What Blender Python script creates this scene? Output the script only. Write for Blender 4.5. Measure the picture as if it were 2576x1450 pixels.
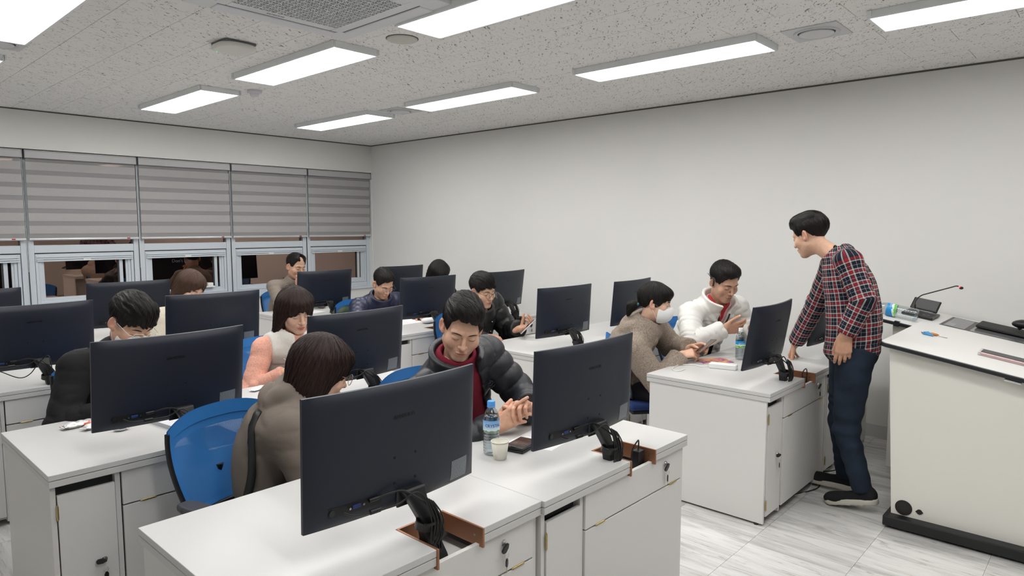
import bpy, bmesh, math, random
import numpy as np
from mathutils import Vector, Matrix
random.seed(7); np.random.seed(7)
S = bpy.context.scene
for o in list(bpy.data.objects): bpy.data.objects.remove(o)
COL = S.collection
PI = math.pi
# ------------------------------------------------------------------ camera, world, exposure
CAM_H, YAW, PITCH, FPX = 1.65, math.radians(42.57), math.radians(5.242), 1687.9
cd = bpy.data.cameras.new('camera'); cam = bpy.data.objects.new('camera', cd); COL.objects.link(cam)
cam.location = (0, 0, CAM_H)
cam.rotation_euler = (PI/2-PITCH, 0, YAW-PI/2)
cd.sensor_width = 36; cd.lens = 36*FPX/2576; cd.clip_start = .02
S.camera = cam
w = bpy.data.worlds.new('night'); S.world = w; w.use_nodes = True
w.node_tree.nodes['Background'].inputs[0].default_value = (.012, .016, .03, 1)
w.node_tree.nodes['Background'].inputs[1].default_value = .25
S.view_settings.view_transform = 'Standard'; S.view_settings.look = 'None'
S.view_settings.gamma = 1; S.view_settings.use_curve_mapping = False
S.view_settings.exposure = 0.0
LAMP = 15.0
# ------------------------------------------------------------------ materials
MATS = {}
def mat(name, col=(.8,.8,.8), rough=.5, metal=0., spec=.5, **k):
    if name in MATS: return MATS[name]
    m = bpy.data.materials.new(name); m.use_nodes = True
    b = m.node_tree.nodes['Principled BSDF']
    b.inputs['Base Color'].default_value = (*col, 1); b.inputs['Roughness'].default_value = rough
    b.inputs['Metallic'].default_value = metal; b.inputs['Specular IOR Level'].default_value = spec
    for kk, v in k.items():
        b.inputs[kk.replace('_', ' ')].default_value = v
    MATS[name] = m; return m
class NT:
    def __init__(s, m): s.m = m; s.t = m.node_tree; s.b = s.t.nodes.get('Principled BSDF')
    def n(s, ty, **k):
        x = s.t.nodes.new(ty)
        for a, v in k.items():
            if a in x.inputs.keys(): x.inputs[a].default_value = v
            else: setattr(x, a, v)
        return x
    def l(s, a, b): s.t.links.new(a, b)
    def math(s, op, a, b=None):
        x = s.n('ShaderNodeMath', operation=op)
        for i, v in enumerate((a, b)):
            if v is None: continue
            if isinstance(v, (int, float)): x.inputs[i].default_value = v
            else: s.l(v, x.inputs[i])
        return x.outputs[0]
    def ramp(s, fac, stops):
        r = s.n('ShaderNodeValToRGB'); e = r.color_ramp.elements
        while len(e) < len(stops): e.new(.5)
        for x, (p, c) in zip(e, stops): x.position = p; x.color = (*c, 1) if len(c) == 3 else c
        s.l(fac, r.inputs[0]); return r.outputs[0]
    def noise(s, vec, scale, detail=2, rough=.5, dist=0):
        x = s.n('ShaderNodeTexNoise', Scale=scale, Detail=detail, Roughness=rough, Distortion=dist)
        if vec is not None: s.l(vec, x.inputs['Vector'])
        return x.outputs['Fac']
    def coords(s, kind='Object', scale=(1,1,1)):
        t = s.n('ShaderNodeTexCoord'); mp = s.n('ShaderNodeMapping'); mp.inputs['Scale'].default_value = scale
        s.l(t.outputs[kind], mp.inputs[0]); return mp.outputs[0]
    def attr(s, name, scale=(1,1,1)):
        a = s.n('ShaderNodeAttribute', attribute_name=name); mp = s.n('ShaderNodeMapping'); mp.inputs['Scale'].default_value = scale
        s.l(a.outputs['Vector'], mp.inputs[0]); return mp.outputs[0]
    def bump(s, h, strength=.3, dist=.01):
        x = s.n('ShaderNodeBump', Strength=strength, Distance=dist); s.l(h, x.inputs['Height']); s.l(x.outputs[0], s.b.inputs['Normal'])
    def mix(s, f, a, b):
        x = s.n('ShaderNodeMix', data_type='RGBA')
        for i, v in ((0, f), (6, a), (7, b)):
            if isinstance(v, (int, float)): x.inputs[i].default_value = v
            elif isinstance(v, tuple): x.inputs[i].default_value = (*v, 1)
            else: s.l(v, x.inputs[i])
        return x.outputs[2]
    def base(s, c): s.l(c, s.b.inputs['Base Color'])
    def rough(s, c): s.l(c, s.b.inputs['Roughness'])
def emis(name, col, st):
    m = mat(name, col); b = m.node_tree.nodes['Principled BSDF']
    b.inputs['Emission Color'].default_value = (*col, 1); b.inputs['Emission Strength'].default_value = st; return m
# ------------------------------------------------------------------ mesh builder
def link(o, parent=None):
    COL.objects.link(o)
    if parent is not None: o.parent = parent
    return o
def tag(o, label, cat, group=None, kind=None):
    if label: o['label'] = label
    if cat: o['category'] = cat
    if group: o['group'] = group
    if kind: o['kind'] = kind
    return o
def thing(name, label, cat, loc=(0,0,0), rz=0., group=None):
    o = bpy.data.objects.new(name, None); o.empty_display_size = .05; COL.objects.link(o)
    o.location = loc; o.rotation_euler = (0, 0, rz); return tag(o, label, cat, group)
def clone(o, parent=None):
    c = o.copy(); link(c, parent)
    for ch in list(o.children): clone(ch, c)
    return c
class MB:
    def __init__(s): s.v = []; s.f = []; s.sm = []
    def add(s, v, f, smooth=False):
        n = len(s.v); s.v += [tuple(p) for p in v]; s.f += [tuple(i+n for i in q) for q in f]; s.sm += [smooth]*len(f); return s
    def box(s, x0, x1, y0, y1, z0, z1, M=None):
        v = [Vector((x, y, z)) for z in (z0, z1) for y in (y0, y1) for x in (x0, x1)]
        if M: v = [M @ p for p in v]
        return s.add(v, [(0,2,3,1),(4,5,7,6),(0,1,5,4),(2,6,7,3),(0,4,6,2),(1,3,7,5)])
    def prism(s, poly, z0, z1, M=None, z1f=None):
        n = len(poly)
        a = sum(poly[i][0]*poly[(i+1)%n][1]-poly[(i+1)%n][0]*poly[i][1] for i in range(n))
        if a < 0: poly = poly[::-1]
        v = [Vector((x, y, z0)) for x, y in poly] + [Vector((x, y, z1 if z1f is None else z1f(x, y))) for x, y in poly]
        if M: v = [M @ p for p in v]
        return s.add(v, [tuple(range(n-1, -1, -1)), tuple(range(n, 2*n))] + [(i, (i+1)%n, n+(i+1)%n, n+i) for i in range(n)])
    def tube(s, pts, r, n=8, cap=True):
        pts = [Vector(p) for p in pts]; m = len(pts)
        rs = r if isinstance(r, (list, tuple)) else [r]*m
        t0 = (pts[1]-pts[0]).normalized(); u = t0.orthogonal().normalized(); V = []
        for i, p in enumerate(pts):
            t = (pts[min(i+1, m-1)]-pts[max(i-1, 0)]); t = t.normalized() if t.length > 1e-9 else t0
            u = (u-t*u.dot(t)); u = u.normalized() if u.length > 1e-6 else t.orthogonal().normalized(); b = t.cross(u)
            V += [p+(u*math.cos(2*PI*k/n)+b*math.sin(2*PI*k/n))*rs[i] for k in range(n)]
        F = [(i*n+k, i*n+(k+1)%n, (i+1)*n+(k+1)%n, (i+1)*n+k) for i in range(m-1) for k in range(n)]
        s.add(V, F, True)
        if cap: s.add(V[:n], [tuple(range(n-1, -1, -1))]); s.add(V[-n:], [tuple(range(n))])
        return s
    def cyl(s, p0, p1, r0, r1=None, n=16): return s.tube([p0, p1], [r0, r0 if r1 is None else r1], n)
    def lathe(s, prof, n=24, M=None, smooth=True):
        V = []; m = len(prof)
        for r, z in prof: V += [Vector((r*math.cos(2*PI*k/n), r*math.sin(2*PI*k/n), z)) for k in range(n)]
        if M: V = [M @ p for p in V]
        return s.add(V, [(i*n+k, i*n+(k+1)%n, (i+1)*n+(k+1)%n, (i+1)*n+k) for i in range(m-1) for k in range(n)], smooth)
    def sphere(s, c, r, n=12, M=None):
        c = Vector(c); rr = (r, r, r) if not isinstance(r, (tuple, list)) else r
        prof = [(math.sin(PI*i/n), -math.cos(PI*i/n)) for i in range(n+1)]
        T = Matrix.Translation(c) @ Matrix.Diagonal((*rr, 1))
        return s.lathe([(max(a, 1e-4), b) for a, b in prof], 2*n, (M @ T) if M else T)
    def grid(s, fn, nu, nv, smooth=True):
        V = [fn(i/nu, j/nv) for j in range(nv+1) for i in range(nu+1)]
        return s.add(V, [(j*(nu+1)+i, j*(nu+1)+i+1, (j+1)*(nu+1)+i+1, (j+1)*(nu+1)+i) for j in range(nv) for i in range(nu)], smooth)
    def build(s, name, m, parent=None, bevel=0., seg=2, loc=None, solid=0.):
        me = bpy.data.meshes.new(name); me.from_pydata([tuple(v) for v in s.v], [], s.f); me.update()
        me.polygons.foreach_set('use_smooth', s.sm); me.materials.append(m)
        o = link(bpy.data.objects.new(name, me), parent)
        if loc: o.location = loc
        if solid: q = o.modifiers.new('t', 'SOLIDIFY'); q.thickness = solid
        if bevel:
            q = o.modifiers.new('b', 'BEVEL'); q.width = bevel; q.segments = seg; q.limit_method = 'ANGLE'; q.angle_limit = math.radians(40)
            q.harden_normals = False
        return o
def text_mesh(name, body, size, m, parent=None, M=None, ext=.0004, align='CENTER'):
    c = bpy.data.curves.new(name, 'FONT'); c.body = body; c.size = size; c.extrude = ext; c.align_x = align; c.align_y = 'CENTER'; c.resolution_u = 2
    t = bpy.data.objects.new(name+'_c', c); COL.objects.link(t)
    bpy.context.view_layer.update()
    me = bpy.data.meshes.new_from_object(t.evaluated_get(bpy.context.evaluated_depsgraph_get()))
    bpy.data.objects.remove(t); bpy.data.curves.remove(c)
    me.name = name
    if M: me.transform(M)
    me.materials.clear(); me.materials.append(m)
    return link(bpy.data.objects.new(name, me), parent)
def spline(pts, n=8):
    P = [Vector(p) for p in pts]; out = []
    for i in range(len(P)-1):
        a, b, c, d = P[max(i-1, 0)], P[i], P[i+1], P[min(i+2, len(P)-1)]
        for k in range(n):
            t = k/n; out.append(.5*((2*b)+(c-a)*t+(2*a-5*b+4*c-d)*t*t+(3*b-a-3*c+d)*t**3))
    return out+[P[-1]]
def set_attr(me, name, arr):
    a = me.attributes.new(name, 'FLOAT_VECTOR', 'POINT'); a.data.foreach_set('vector', np.ascontiguousarray(arr, dtype=np.float32).ravel())
def rot(axis, deg): return Matrix.Rotation(math.radians(deg), 4, axis)
def TR(*p): return Matrix.Translation(Vector(p))
# ------------------------------------------------------------------ shared materials
wall_m = mat('wall_paint', (.77,.765,.745), .62, spec=.3)
def _():
    n = NT(wall_m); c = n.coords(); n.bump(n.noise(c, 180, 3), .04, .002)
    n.base(n.ramp(n.noise(c, .8, 3), [(.3, (.775,.77,.745)), (.7, (.80,.795,.77))]))
_()
tile_m = mat('ceiling_tile', (.72,.70,.68), .9, spec=.15)
def _():
    n = NT(tile_m); t = n.n('ShaderNodeTexCoord'); g = n.n('ShaderNodeNewGeometry')
    mp = n.n('ShaderNodeMapping'); mp.inputs['Scale'].default_value = (75, 190, 1); n.l(g.outputs['Position'], mp.inputs[0])
    dis = n.noise(g.outputs['Position'], 14, 2); ad = n.n('ShaderNodeVectorMath', operation='MULTIPLY_ADD')
    cb = n.n('ShaderNodeCombineXYZ'); n.l(dis, cb.inputs[0]); n.l(dis, cb.inputs[1])
    n.l(cb.outputs[0], ad.inputs[0]); ad.inputs[1].default_value = (12, 26, 0); n.l(mp.outputs[0], ad.inputs[2])
    a = n.noise(ad.outputs[0], .62, 1.0, .4); big = n.noise(g.outputs['Position'], 9, 2)
    th = n.math('MULTIPLY_ADD', big, -.12); th = n.t.nodes[-1]; th.inputs[2].default_value = .72
    d = n.math('SUBTRACT', a, th.outputs[0]); f = n.n('ShaderNodeMapRange'); n.l(d, f.inputs[0]); f.inputs[1].default_value = 0; f.inputs[2].default_value = .03
    n.base(n.mix(f.outputs[0], (.85,.84,.825), (.28,.26,.245)))
    n.bump(n.math('SUBTRACT', n.math('MULTIPLY', n.noise(g.outputs['Position'], 260, 2), .12), f.outputs[0]), .5, .004)
_()
marble_m = mat('marble_floor', (.78,.78,.77), .16, spec=.45)
def _():
    n = NT(marble_m); g = n.n('ShaderNodeNewGeometry'); oi = n.n('ShaderNodeObjectInfo')
    off = n.n('ShaderNodeVectorMath', operation='MULTIPLY_ADD'); cb = n.n('ShaderNodeCombineXYZ')
    n.l(oi.outputs['Random'], cb.inputs[0]); n.l(oi.outputs['Random'], cb.inputs[1]); n.l(cb.outputs[0], off.inputs[0]); off.inputs[1].default_value = (17, 31, 0); n.l(g.outputs['Position'], off.inputs[2])
    mp = n.n('ShaderNodeMapping'); mp.inputs['Scale'].default_value = (6.5, .75, 1); mp.inputs['Rotation'].default_value = (0, 0, .10); n.l(off.outputs[0], mp.inputs[0])
    a = n.noise(mp.outputs[0], 1.3, 7, .62, 1.6); b = n.noise(mp.outputs[0], 3.4, 8, .7, 2.2)
    c = n.ramp(a, [(.30, (.42,.415,.40)), (.43, (.57,.565,.55)), (.54, (.68,.675,.66)), (.75, (.73,.725,.71))])
    v = n.ramp(b, [(.34, (.52,.51,.50)), (.44, (.93,.93,.925)), (.6, (1,1,1))])
    mx = n.n('ShaderNodeMix', data_type='RGBA', blend_type='MULTIPLY'); mx.inputs[0].default_value = .85; n.l(c, mx.inputs[6]); n.l(v, mx.inputs[7]); n.base(mx.outputs[2])
_()
dark_gap = mat('dark_joint', (.06,.06,.06), .9)
joint_m = mat('grey_joint', (.45,.44,.42), .9)
alu_m = mat('white_aluminium', (.60,.65,.70), .38, metal=.1)
lam_m = mat('white_laminate', (.60,.597,.585), .34, spec=.45)
def _():
    n = NT(lam_m); c = n.coords(); n.bump(n.noise(c, 420, 2), .05, .0006)
_()
lamg_m = mat('grey_laminate', (.71,.70,.68), .42, spec=.4)
black_pl = mat('black_plastic', (.012,.012,.014), .38)
def _():
    n = NT(black_pl); n.bump(n.noise(n.coords(), 900, 2), .12, .0005)
_()
blackm = mat('black_matte', (.02,.02,.021), .7)
mon_m = mat('monitor_shell', (.013,.017,.029), .42, spec=.42)
def _():
    n = NT(mon_m); n.bump(n.noise(n.coords(), 1500, 2), .10, .0004)
_()
scr_m = mat('screen_glass', (.006,.006,.008), .12)
copper = mat('copper_trim', (.36,.17,.095), .38, metal=.55)
brass = mat('brass', (.50,.39,.18), .35, metal=1)
steel = mat('steel', (.6,.6,.6), .25, metal=1)
rubber = mat('cable_rubber', (.012,.012,.012), .45)
white_pl = mat('white_plastic', (.82,.82,.81), .35)
paper_m = mat('paper_white', (.84,.84,.85), .7)
# ================================================================== ROOM
XW, YW, ZC = 5.73, 7.965, 2.785
XL, YF = -2.6, -2.9
def rpoly(pts, r, n=5):
    out = []
    for i, p in enumerate(pts):
        p = Vector(p); a = (Vector(pts[i-1])-p).normalized(); b = (Vector(pts[(i+1) % len(pts)])-p).normalized()
        for k in range(n+1): s_ = k/n; out.append(tuple(p+a*r*(1-s_)**2+b*r*s_**2))
    return out
def struct(name, mb, m, parent=None, bevel=0.):
    o = mb.build(name, m, parent, bevel)
    if parent is None: o['kind'] = 'structure'
    return o
floor = struct('floor', MB().box(XL, XW, YF, YW+.1, -.05, -.004), joint_m)
FX, FY = .96, .48
tile_me = None
cfar = MB(); ntile = 0
for j in range(-7, 18):
    for i in range(-4, 8):
        x0 = -.22+i*FX+(.48 if j % 2 else 0); y0 = .895+j*FY
        x1, y1 = min(x0+FX, XW), min(y0+FY, YW)
        x0, y0 = max(x0, XL), max(y0, YF)
        if x1-x0 < .02 or y1-y0 < .02: continue
        if x0 < -.5 or y0 < -.6:
            cfar.box(x0+.0008, x1-.0008, y0+.0008, y1-.0008, -.012, 0); continue
        MB().box(-(x1-x0)/2+.0008, (x1-x0)/2-.0008, -(y1-y0)/2+.0008, (y1-y0)/2-.0008, -.012, 0).build('floor_tile', marble_m, floor, loc=((x0+x1)/2, (y0+y1)/2, 0))
o = cfar.build('floor_tile', marble_m, floor); o['kind'] = 'stuff'
ceil = struct('ceiling', MB().box(XL, XW, YF, YW+.2, ZC+.006, ZC+.08), dark_gap)
# openings in the tile grid for the cassette unit
CX, CY = .3075, .652
rest = MB()
for i in range(-20, 8):
    x0 = 3.731+i*CX; x1 = min(x0+CX, XW)
    if x1-x0 < .02 or x1 < XL: continue
    for j in range(-8, 14):
        y0 = 1.168+j*CY+(.326 if i % 2 else 0)-.652; y1 = min(y0+CY, YW)
        if y1-y0 < .02 or y1 < YF: continue
        y0 = max(y0, YF); xa = max(x0, XL); g = .0012
        vis = x1 > .75 and y1 > .2 and not (x1 < 1.2 and y1 < 3.2)
        w_, h_ = x1-xa-2*g, y1-y0-2*g
        mb = rest if not vis else MB()
        ox, oy = (0, 0) if not vis else ((xa+x1)/2, (y0+y1)/2)
        a, b, c, d = xa+g-ox, x1-g-ox, y0+g-oy, y1-g-oy; e = .0016
        z0, z1, z2 = (ZC, ZC+.0022, ZC+.007) if not vis else (0, .0022, .007)
        V = [(a+e,c+e,z0),(b-e,c+e,z0),(b-e,d-e,z0),(a+e,d-e,z0),(a,c,z1),(b,c,z1),(b,d,z1),(a,d,z1),(a,c,z2),(b,c,z2),(b,d,z2),(a,d,z2)]
        mb.add(V, [(3,2,1,0)]+[(k,(k+1)%4,4+(k+1)%4,4+k) for k in range(4)]+[(4+k,4+(k+1)%4,8+(k+1)%4,8+k) for k in range(4)])
        if vis: mb.build('ceiling_tile', tile_m, ceil, loc=(ox, oy, ZC))
o = rest.build('ceiling_tile', tile_m, ceil); o['kind'] = 'stuff'
struct('wall_right', MB().box(XW, XW+.12, YF, YW+.3, -.05, ZC+.08), wall_m)
struct('wall_left', MB().box(XL-.12, XL, YF, YW+.3, -.05, ZC+.08), wall_m)
struct('wall_front', MB().box(XL-.12, XW+.12, YF-.12, YF, -.05, ZC+.08), wall_m)
WX0, WX1, WZ0, WZ1 = .63, 5.722, .80, 2.405
struct('wall_back', MB().box(XL, WX0, YW, YW+.3, -.05, ZC+.08).box(WX0, XW, YW, YW+.3, WZ1, ZC+.08).box(WX0, XW, YW, YW+.3, -.05, WZ0).box(WX1, XW, YW, YW+.3, WZ0, WZ1), wall_m)
base_m = mat('baseboard_grey', (.62,.61,.60), .5)
struct('baseboard_right', MB().box(XW-.012, XW, YF, YW, 0, .10), base_m)
struct('baseboard_back', MB().box(XL, XW, YW-.012, YW, 0, .10), base_m)
shadow_m = mat('shadow_gap', (.10,.10,.095), .8)  # dark colour standing in for shade in ceiling gaps and openings
struct('shade_strip_1', MB().box(XW-.008, XW, YF, YW, ZC-.012, ZC-.001), shadow_m)  # dark strips painted in for the shade where wall meets ceiling
struct('shade_strip_2', MB().box(XL, XW-.008, YW-.008, YW, ZC-.012, ZC-.001), shadow_m)
# ------------------------------------------------------------------ windows
glass_m = bpy.data.materials.new('night_glass'); glass_m.use_nodes = True
def _():
    n = NT(glass_m); t = n.t; t.nodes.remove(t.nodes['Principled BSDF']); out = t.nodes['Material Output']
    gl = n.n('ShaderNodeBsdfGlossy', Roughness=.012); gl.inputs[0].default_value = (1, .70, .57, 1)
    tr = n.n('ShaderNodeBsdfTransparent'); tr.inputs[0].default_value = (.25, .28, .30, 1)
    mx = n.n('ShaderNodeMixShader'); mx.inputs[0].default_value = .27
    n.l(tr.outputs[0], mx.inputs[1]); n.l(gl.outputs[0], mx.inputs[2]); n.l(mx.outputs[0], out.inputs[0])
_()
gasket = mat('window_gasket', (.03,.03,.035), .6)
YG = YW+.10
MX = [.63, 1.652, 2.672, 3.70, 4.72, 5.722]
for k in range(5):
    a, b = MX[k], MX[k+1]
    w = thing('window_%d' % (k+1), None, None); w['kind'] = 'structure'
    def part(nm, *bx, m=alu_m, bv=.003): return MB().box(*bx).build(nm, m, w, bv)
    part('mullion', a, a+.055, YG-.035, YG+.05, WZ0, WZ1)
    part('mullion', b-.055, b, YG-.035, YG+.05, WZ0, WZ1)
    MB().box(a-.004, a+.004, YG-.042, YG-.03, WZ0, WZ1).build('seam', gasket, w)
    part('head_rail', a+.055, b-.055, YG-.03, YG+.05, WZ1-.06, WZ1)
    part('transom', a+.055, b-.055, YG-.03, YG+.05, 1.385, 1.462)
    part('sill_rail', a+.055, b-.055, YG-.03, YG+.05, WZ0, .865)
    MB().box(a+.055, b-.055, YG+.012, YG+.02, 1.462, WZ1-.06).build('upper_pane', glass_m, w)
    MB().box(a+.056, b-.056, YG-.026, YG-.02, 1.378, 1.384).build('seam', gasket, w)
    # sash frame stepped in three
    for q, (ins, dy) in enumerate(((0, -.026), (.028, -.016), (.05, -.006))):
        x0, x1, z0, z1 = a+.06+ins, b-.06-ins, .868+ins*.7, 1.374-ins*.55
        t_ = .026
        f = MB()
        for bx in ((x0, x0+t_, z0, z1), (x1-t_, x1, z0, z1), (x0+t_, x1-t_, z0, z0+t_), (x0+t_, x1-t_, z1-t_, z1)):
            f.box(bx[0], bx[1], YG+dy, YG+.03, bx[2], bx[3])
        f.build('sash_frame', alu_m, w, .002)
    x0, x1 = a+.07, b-.07
    for q in range(3):
        part('screen_cassette', x0, x1, YG-.034-.004*q, YG-.02, 1.352-.02*q-.016, 1.352-.02*q, bv=.002)
    xm = (a+b)/2
    MB().box(xm-.035, xm+.035, YG-.05, YG-.04, 1.298, 1.316).build('pull_handle', white_pl, w, .002)
    MB().box(a+.13, b-.13, YG+.006, YG+.014, .93, 1.31).build('lower_pane', glass_m, w)
    MB().box(b-.215, b-.20, YG-.004, YG+.006, .93, 1.30).build('seam', gasket, w)
    part('slide_stile', b-.20, b-.165, YG-.012, YG+.03, .93, 1.30)
    # ledge below
    part('ledge', a, b, YW-.03, YG-.03, WZ0-.02, WZ0+.004)
    if k in (1, 2, 3):
        hs = MB().box(b-.36, b-.22, YG-.06, YG-.012, .93, .945).box(b-.30, b-.24, YG-.055, YG-.012, .945, .985)
        hs.build('stay_arm', white_pl if k != 3 else steel, w, .003)
    if k == 2:
        text_mesh('etched_text', "Don't lean", .052, mat('etched_letters', (.07,.08,.09), .7), w, TR(a+.46, YG+.004, 1.255) @ rot('X', 90) , .0003)
# ------------------------------------------------------------------ zebra blinds
box_m = mat('blind_box', (.46,.46,.47), .35)
band_m = mat('blind_fabric', (.46,.445,.435), .85)
def _():
    n = NT(band_m); c = n.coords(scale=(1, 1, 9)); nz = n.noise(c, 60, 3)
    n.base(n.ramp(nz, [(.25, (.375,.365,.36)), (.75, (.425,.415,.41))])); n.bump(nz, .1, .002)
_()
sheer_m = bpy.data.materials.new('blind_sheer'); sheer_m.use_nodes = True
def _():
    n = NT(sheer_m); t = n.t; out = t.nodes['Material Output']; b = n.b
    b.inputs['Base Color'].default_value = (.42,.41,.41,1); b.inputs['Roughness'].default_value = .9
    tr = n.n('ShaderNodeBsdfTransparent'); mx = n.n('ShaderNodeMixShader'); mx.inputs[0].default_value = .52
    n.l(tr.outputs[0], mx.inputs[1]); n.l(b.outputs[0], mx.inputs[2]); n.l(mx.outputs[0], out.inputs[0])
_()
red_tag = mat('red_tag', (.45,.03,.04), .5)
BL = ['grey zebra roller blind cut off beyond the left window mullion', 'grey zebra roller blind with a ceiling lamp glinting in its top band',
      'grey zebra roller blind on the window with etched lettering', 'grey zebra roller blind above the man in the turtleneck', 'grey zebra roller blind hung against the white side wall']
for k in range(5):
    a, b = MX[k]+.006, MX[k+1]-.006
    t = thing('roller_blind', BL[k], 'blind', ((a+b)/2, YW+.03, 2.40), 0, 'zebra blinds along the window wall')
    L, Rr = a-(a+b)/2, b-(a+b)/2; y = 0
    prof = [(-.035,-.082),(-.035,-.02),(-.028,-.006),(-.015,-.001),(.035,-.001),(.035,-.082)]
    Mx = Matrix(((0,0,1,0),(1,0,0,0),(0,1,0,0),(0,0,0,1)))
    MB().prism(prof, L, Rr, Mx).build('head_box', box_m, t, .003)
    for e in (L-.001, Rr-.007): MB().box(e, e+.008, -.037, .036, -.085, 0).build('end_cap', mat('end_cap_dark', (.13,.13,.14), .4), t, .002)
    z = -.082; i = 0; sol, shr = .079, .046
    MB().box(L+.016, Rr-.014, -.004, -.002, -.118, -.08).build('sheer_band', sheer_m, t); z = -.118
    while z > -.84:
        MB().box(L+.012, Rr-.012, -.009, -.005, z-sol, z).build('solid_band', band_m, t)
        MB().box(L+.013, Rr-.013, .002, .003, z-sol-shr-.004, z-sol+.01).build('sheer_band', sheer_m, t)
        MB().box(L+.013, Rr-.013, -.007, -.006, z-sol-shr, z-sol).build('sheer_band', sheer_m, t)
        z -= sol+shr
    zb = z
    MB().tube([(L+.008, -.004, zb-.008), (Rr-.008, -.004, zb-.008)], .013, 12).build('bottom_rail', mat('rail_alu', (.66,.66,.68), .3, metal=.4), t)
    MB().box(Rr-.125, Rr-.095, -.019, -.015, zb-.014, zb-.001).build('brand_tag', red_tag, t, .001)
    MB().tube([(Rr-.004, -.012, -.08), (Rr-.004, -.012, -1.2)], .0018, 6).build('pull_cord', white_pl, t)
# ------------------------------------------------------------------ ceiling fittings
lamp_e = emis('lamp_diffuser', (1,.99,.975), LAMP)
lampf = mat('lamp_frame', (.80,.82,.83), .45)
LW, LL = .335, 1.355
LLAB = {(0,2): 'rectangular ceiling light panel over the row of monitors near the left window', (1,1): 'rectangular ceiling light panel beside the air conditioner grille',
        (1,2): 'rectangular ceiling light panel next to the dome smoke detector', (1,3): 'rectangular ceiling light panel between smoke detector and window wall',
        (2,0): 'rectangular ceiling light panel above the white lectern', (2,1): 'rectangular ceiling light panel ending beside the square-framed round vent',
        (2,2): 'rectangular ceiling light panel ending at the round vent near the corner', (2,3): 'rectangular ceiling light panel in the corner by windows and white wall'}
lp = None
for i, lx in enumerate((.925, 2.53, 4.135)):
    for j, ly in enumerate((.42, 2.372, 4.325, 6.25)):
        lab = LLAB.get((i, j), 'rectangular ceiling light panel outside the view behind the photographer')
        if lp is None:
            t = lp = thing('ceiling_light', lab, 'ceiling light', (lx, ly, ZC), 0, 'ceiling light panels')
            f = MB(); h = .042; e = .014
            for bx in ((-LW/2, -LW/2+e, -LL/2, LL/2), (LW/2-e, LW/2, -LL/2, LL/2), (-LW/2+e, LW/2-e, -LL/2, -LL/2+e), (-LW/2+e, LW/2-e, LL/2-e, LL/2)): f.box(*bx, -h, 0)
            f.build('frame', lampf, t, .003)
            MB().box(-LW/2+e, LW/2-e, -LL/2+e, LL/2-e, -h+.004, -h+.012).build('diffuser', lamp_e, t)
            for sx in (-1, 1):
                for sy in (-1, 1): MB().box(sx*(LW/2)-.008, sx*(LW/2)+.008, sy*(LL/2-.012)-.012, sy*(LL/2-.012)+.012, -h+.008, -.002).build('corner_clip', lampf, t, .002)
        else:
            t = clone(lp); t.location = (lx, ly, ZC); t['label'] = lab
# cassette air conditioner
acm = mat('ac_plastic', (.74,.75,.76), .45); acd = mat('ac_dark', (.05,.06,.065), .8)
t = thing('air_conditioner', 'white four-way ceiling cassette air conditioner with square mesh grille', 'air conditioner', (1.90, 3.06, ZC))
hw = .475
oct_ = [(-hw+.1,-hw),(hw-.1,-hw),(hw,-hw+.1),(hw,hw-.1),(hw-.1,hw),(-hw+.1,hw),(-hw,hw-.1),(-hw,-hw+.1)]
f = MB(); gi = .30
f.box(-hw, -gi, -hw, hw, -.024, 0).box(gi, hw, -hw, hw, -.024, 0).box(-gi, gi, gi, hw, -.024, 0).box(-gi, gi, -hw, -gi, -.024, 0)
f.build('panel', acm, t, .004, 2)
MB().box(-gi, gi, -gi, gi, -.010, -.002).build('intake', acd, t)
g = MB(); n = 18
for k in range(n+1):
    x = -gi+2*gi*k/n; g.box(x-.0022, x+.0022, -gi, gi, -.026, -.016)
    g.box(-gi, gi, x-.0022, x+.0022, -.026, -.016)
for k in range(-n, n):   # diagonal braces that turn the squares into triangles
    c = 2*gi*k/n
    x0, x1 = max(-gi, -gi-c), min(gi, gi-c)
    if x1-x0 > .02: g.tube([(x0, x0+c, -.023), (x1, x1+c, -.023)], .0017, 4)
gr = g.build('grille', mat('grille_white', (.86,.88,.89), .45), t); gr['kind'] = 'stuff'
for a in range(4):
    M = rot('Z', 90*a)
    MB().box(-.34, .34, .372, .462, -.031, -.018, M).build('louver', mat('louver_white', (.74,.75,.78), .35), t, .006, 3)
    MB().box(-.345, .345, .366, .371, -.0246, -.010, M).build('louver_gap', acd, t)
text_mesh('logo', 'SAMSUNG', .022, acd, t, TR(-.05, .335, -.0245) @ rot('X', 180) , .0003)
# wifi access point
t = thing('access_point', 'white rounded wireless access point under the ceiling tiles', 'access point', (1.995, 4.185, ZC))
MB().box(-.10, .10, -.10, .10, -.016, 0).build('mount', mat('ap_mount', (.16,.17,.18), .5), t, .02, 3)
MB().prism(rpoly([(-.12,-.12),(.12,-.12),(.12,.12),(-.12,.12)], .10, 8), -.046, -.014).build('shell', mat('ap_shell', (.74,.73,.69), .45), t, .018, 4)
MB().cyl((-.075,.075,-.0515), (-.075,.075,-.05), .004).build('status_light', emis('green_led', (.1,.9,.2), 1.5), t)
# flush speaker
t = thing('ceiling_speaker', 'flat beige round ceiling speaker cover beside the light panel', 'speaker', (2.635, 3.325, ZC))
MB().lathe([(.0001,-.012),(.085,-.012),(.092,-.009),(.094,0)], 32).build('cover', mat('speaker_cover', (.60,.585,.53), .6), t)
MB().lathe([(.094,-.004),(.098,-.003),(.099,0)], 32).build('rim', shadow_m, t)
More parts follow.
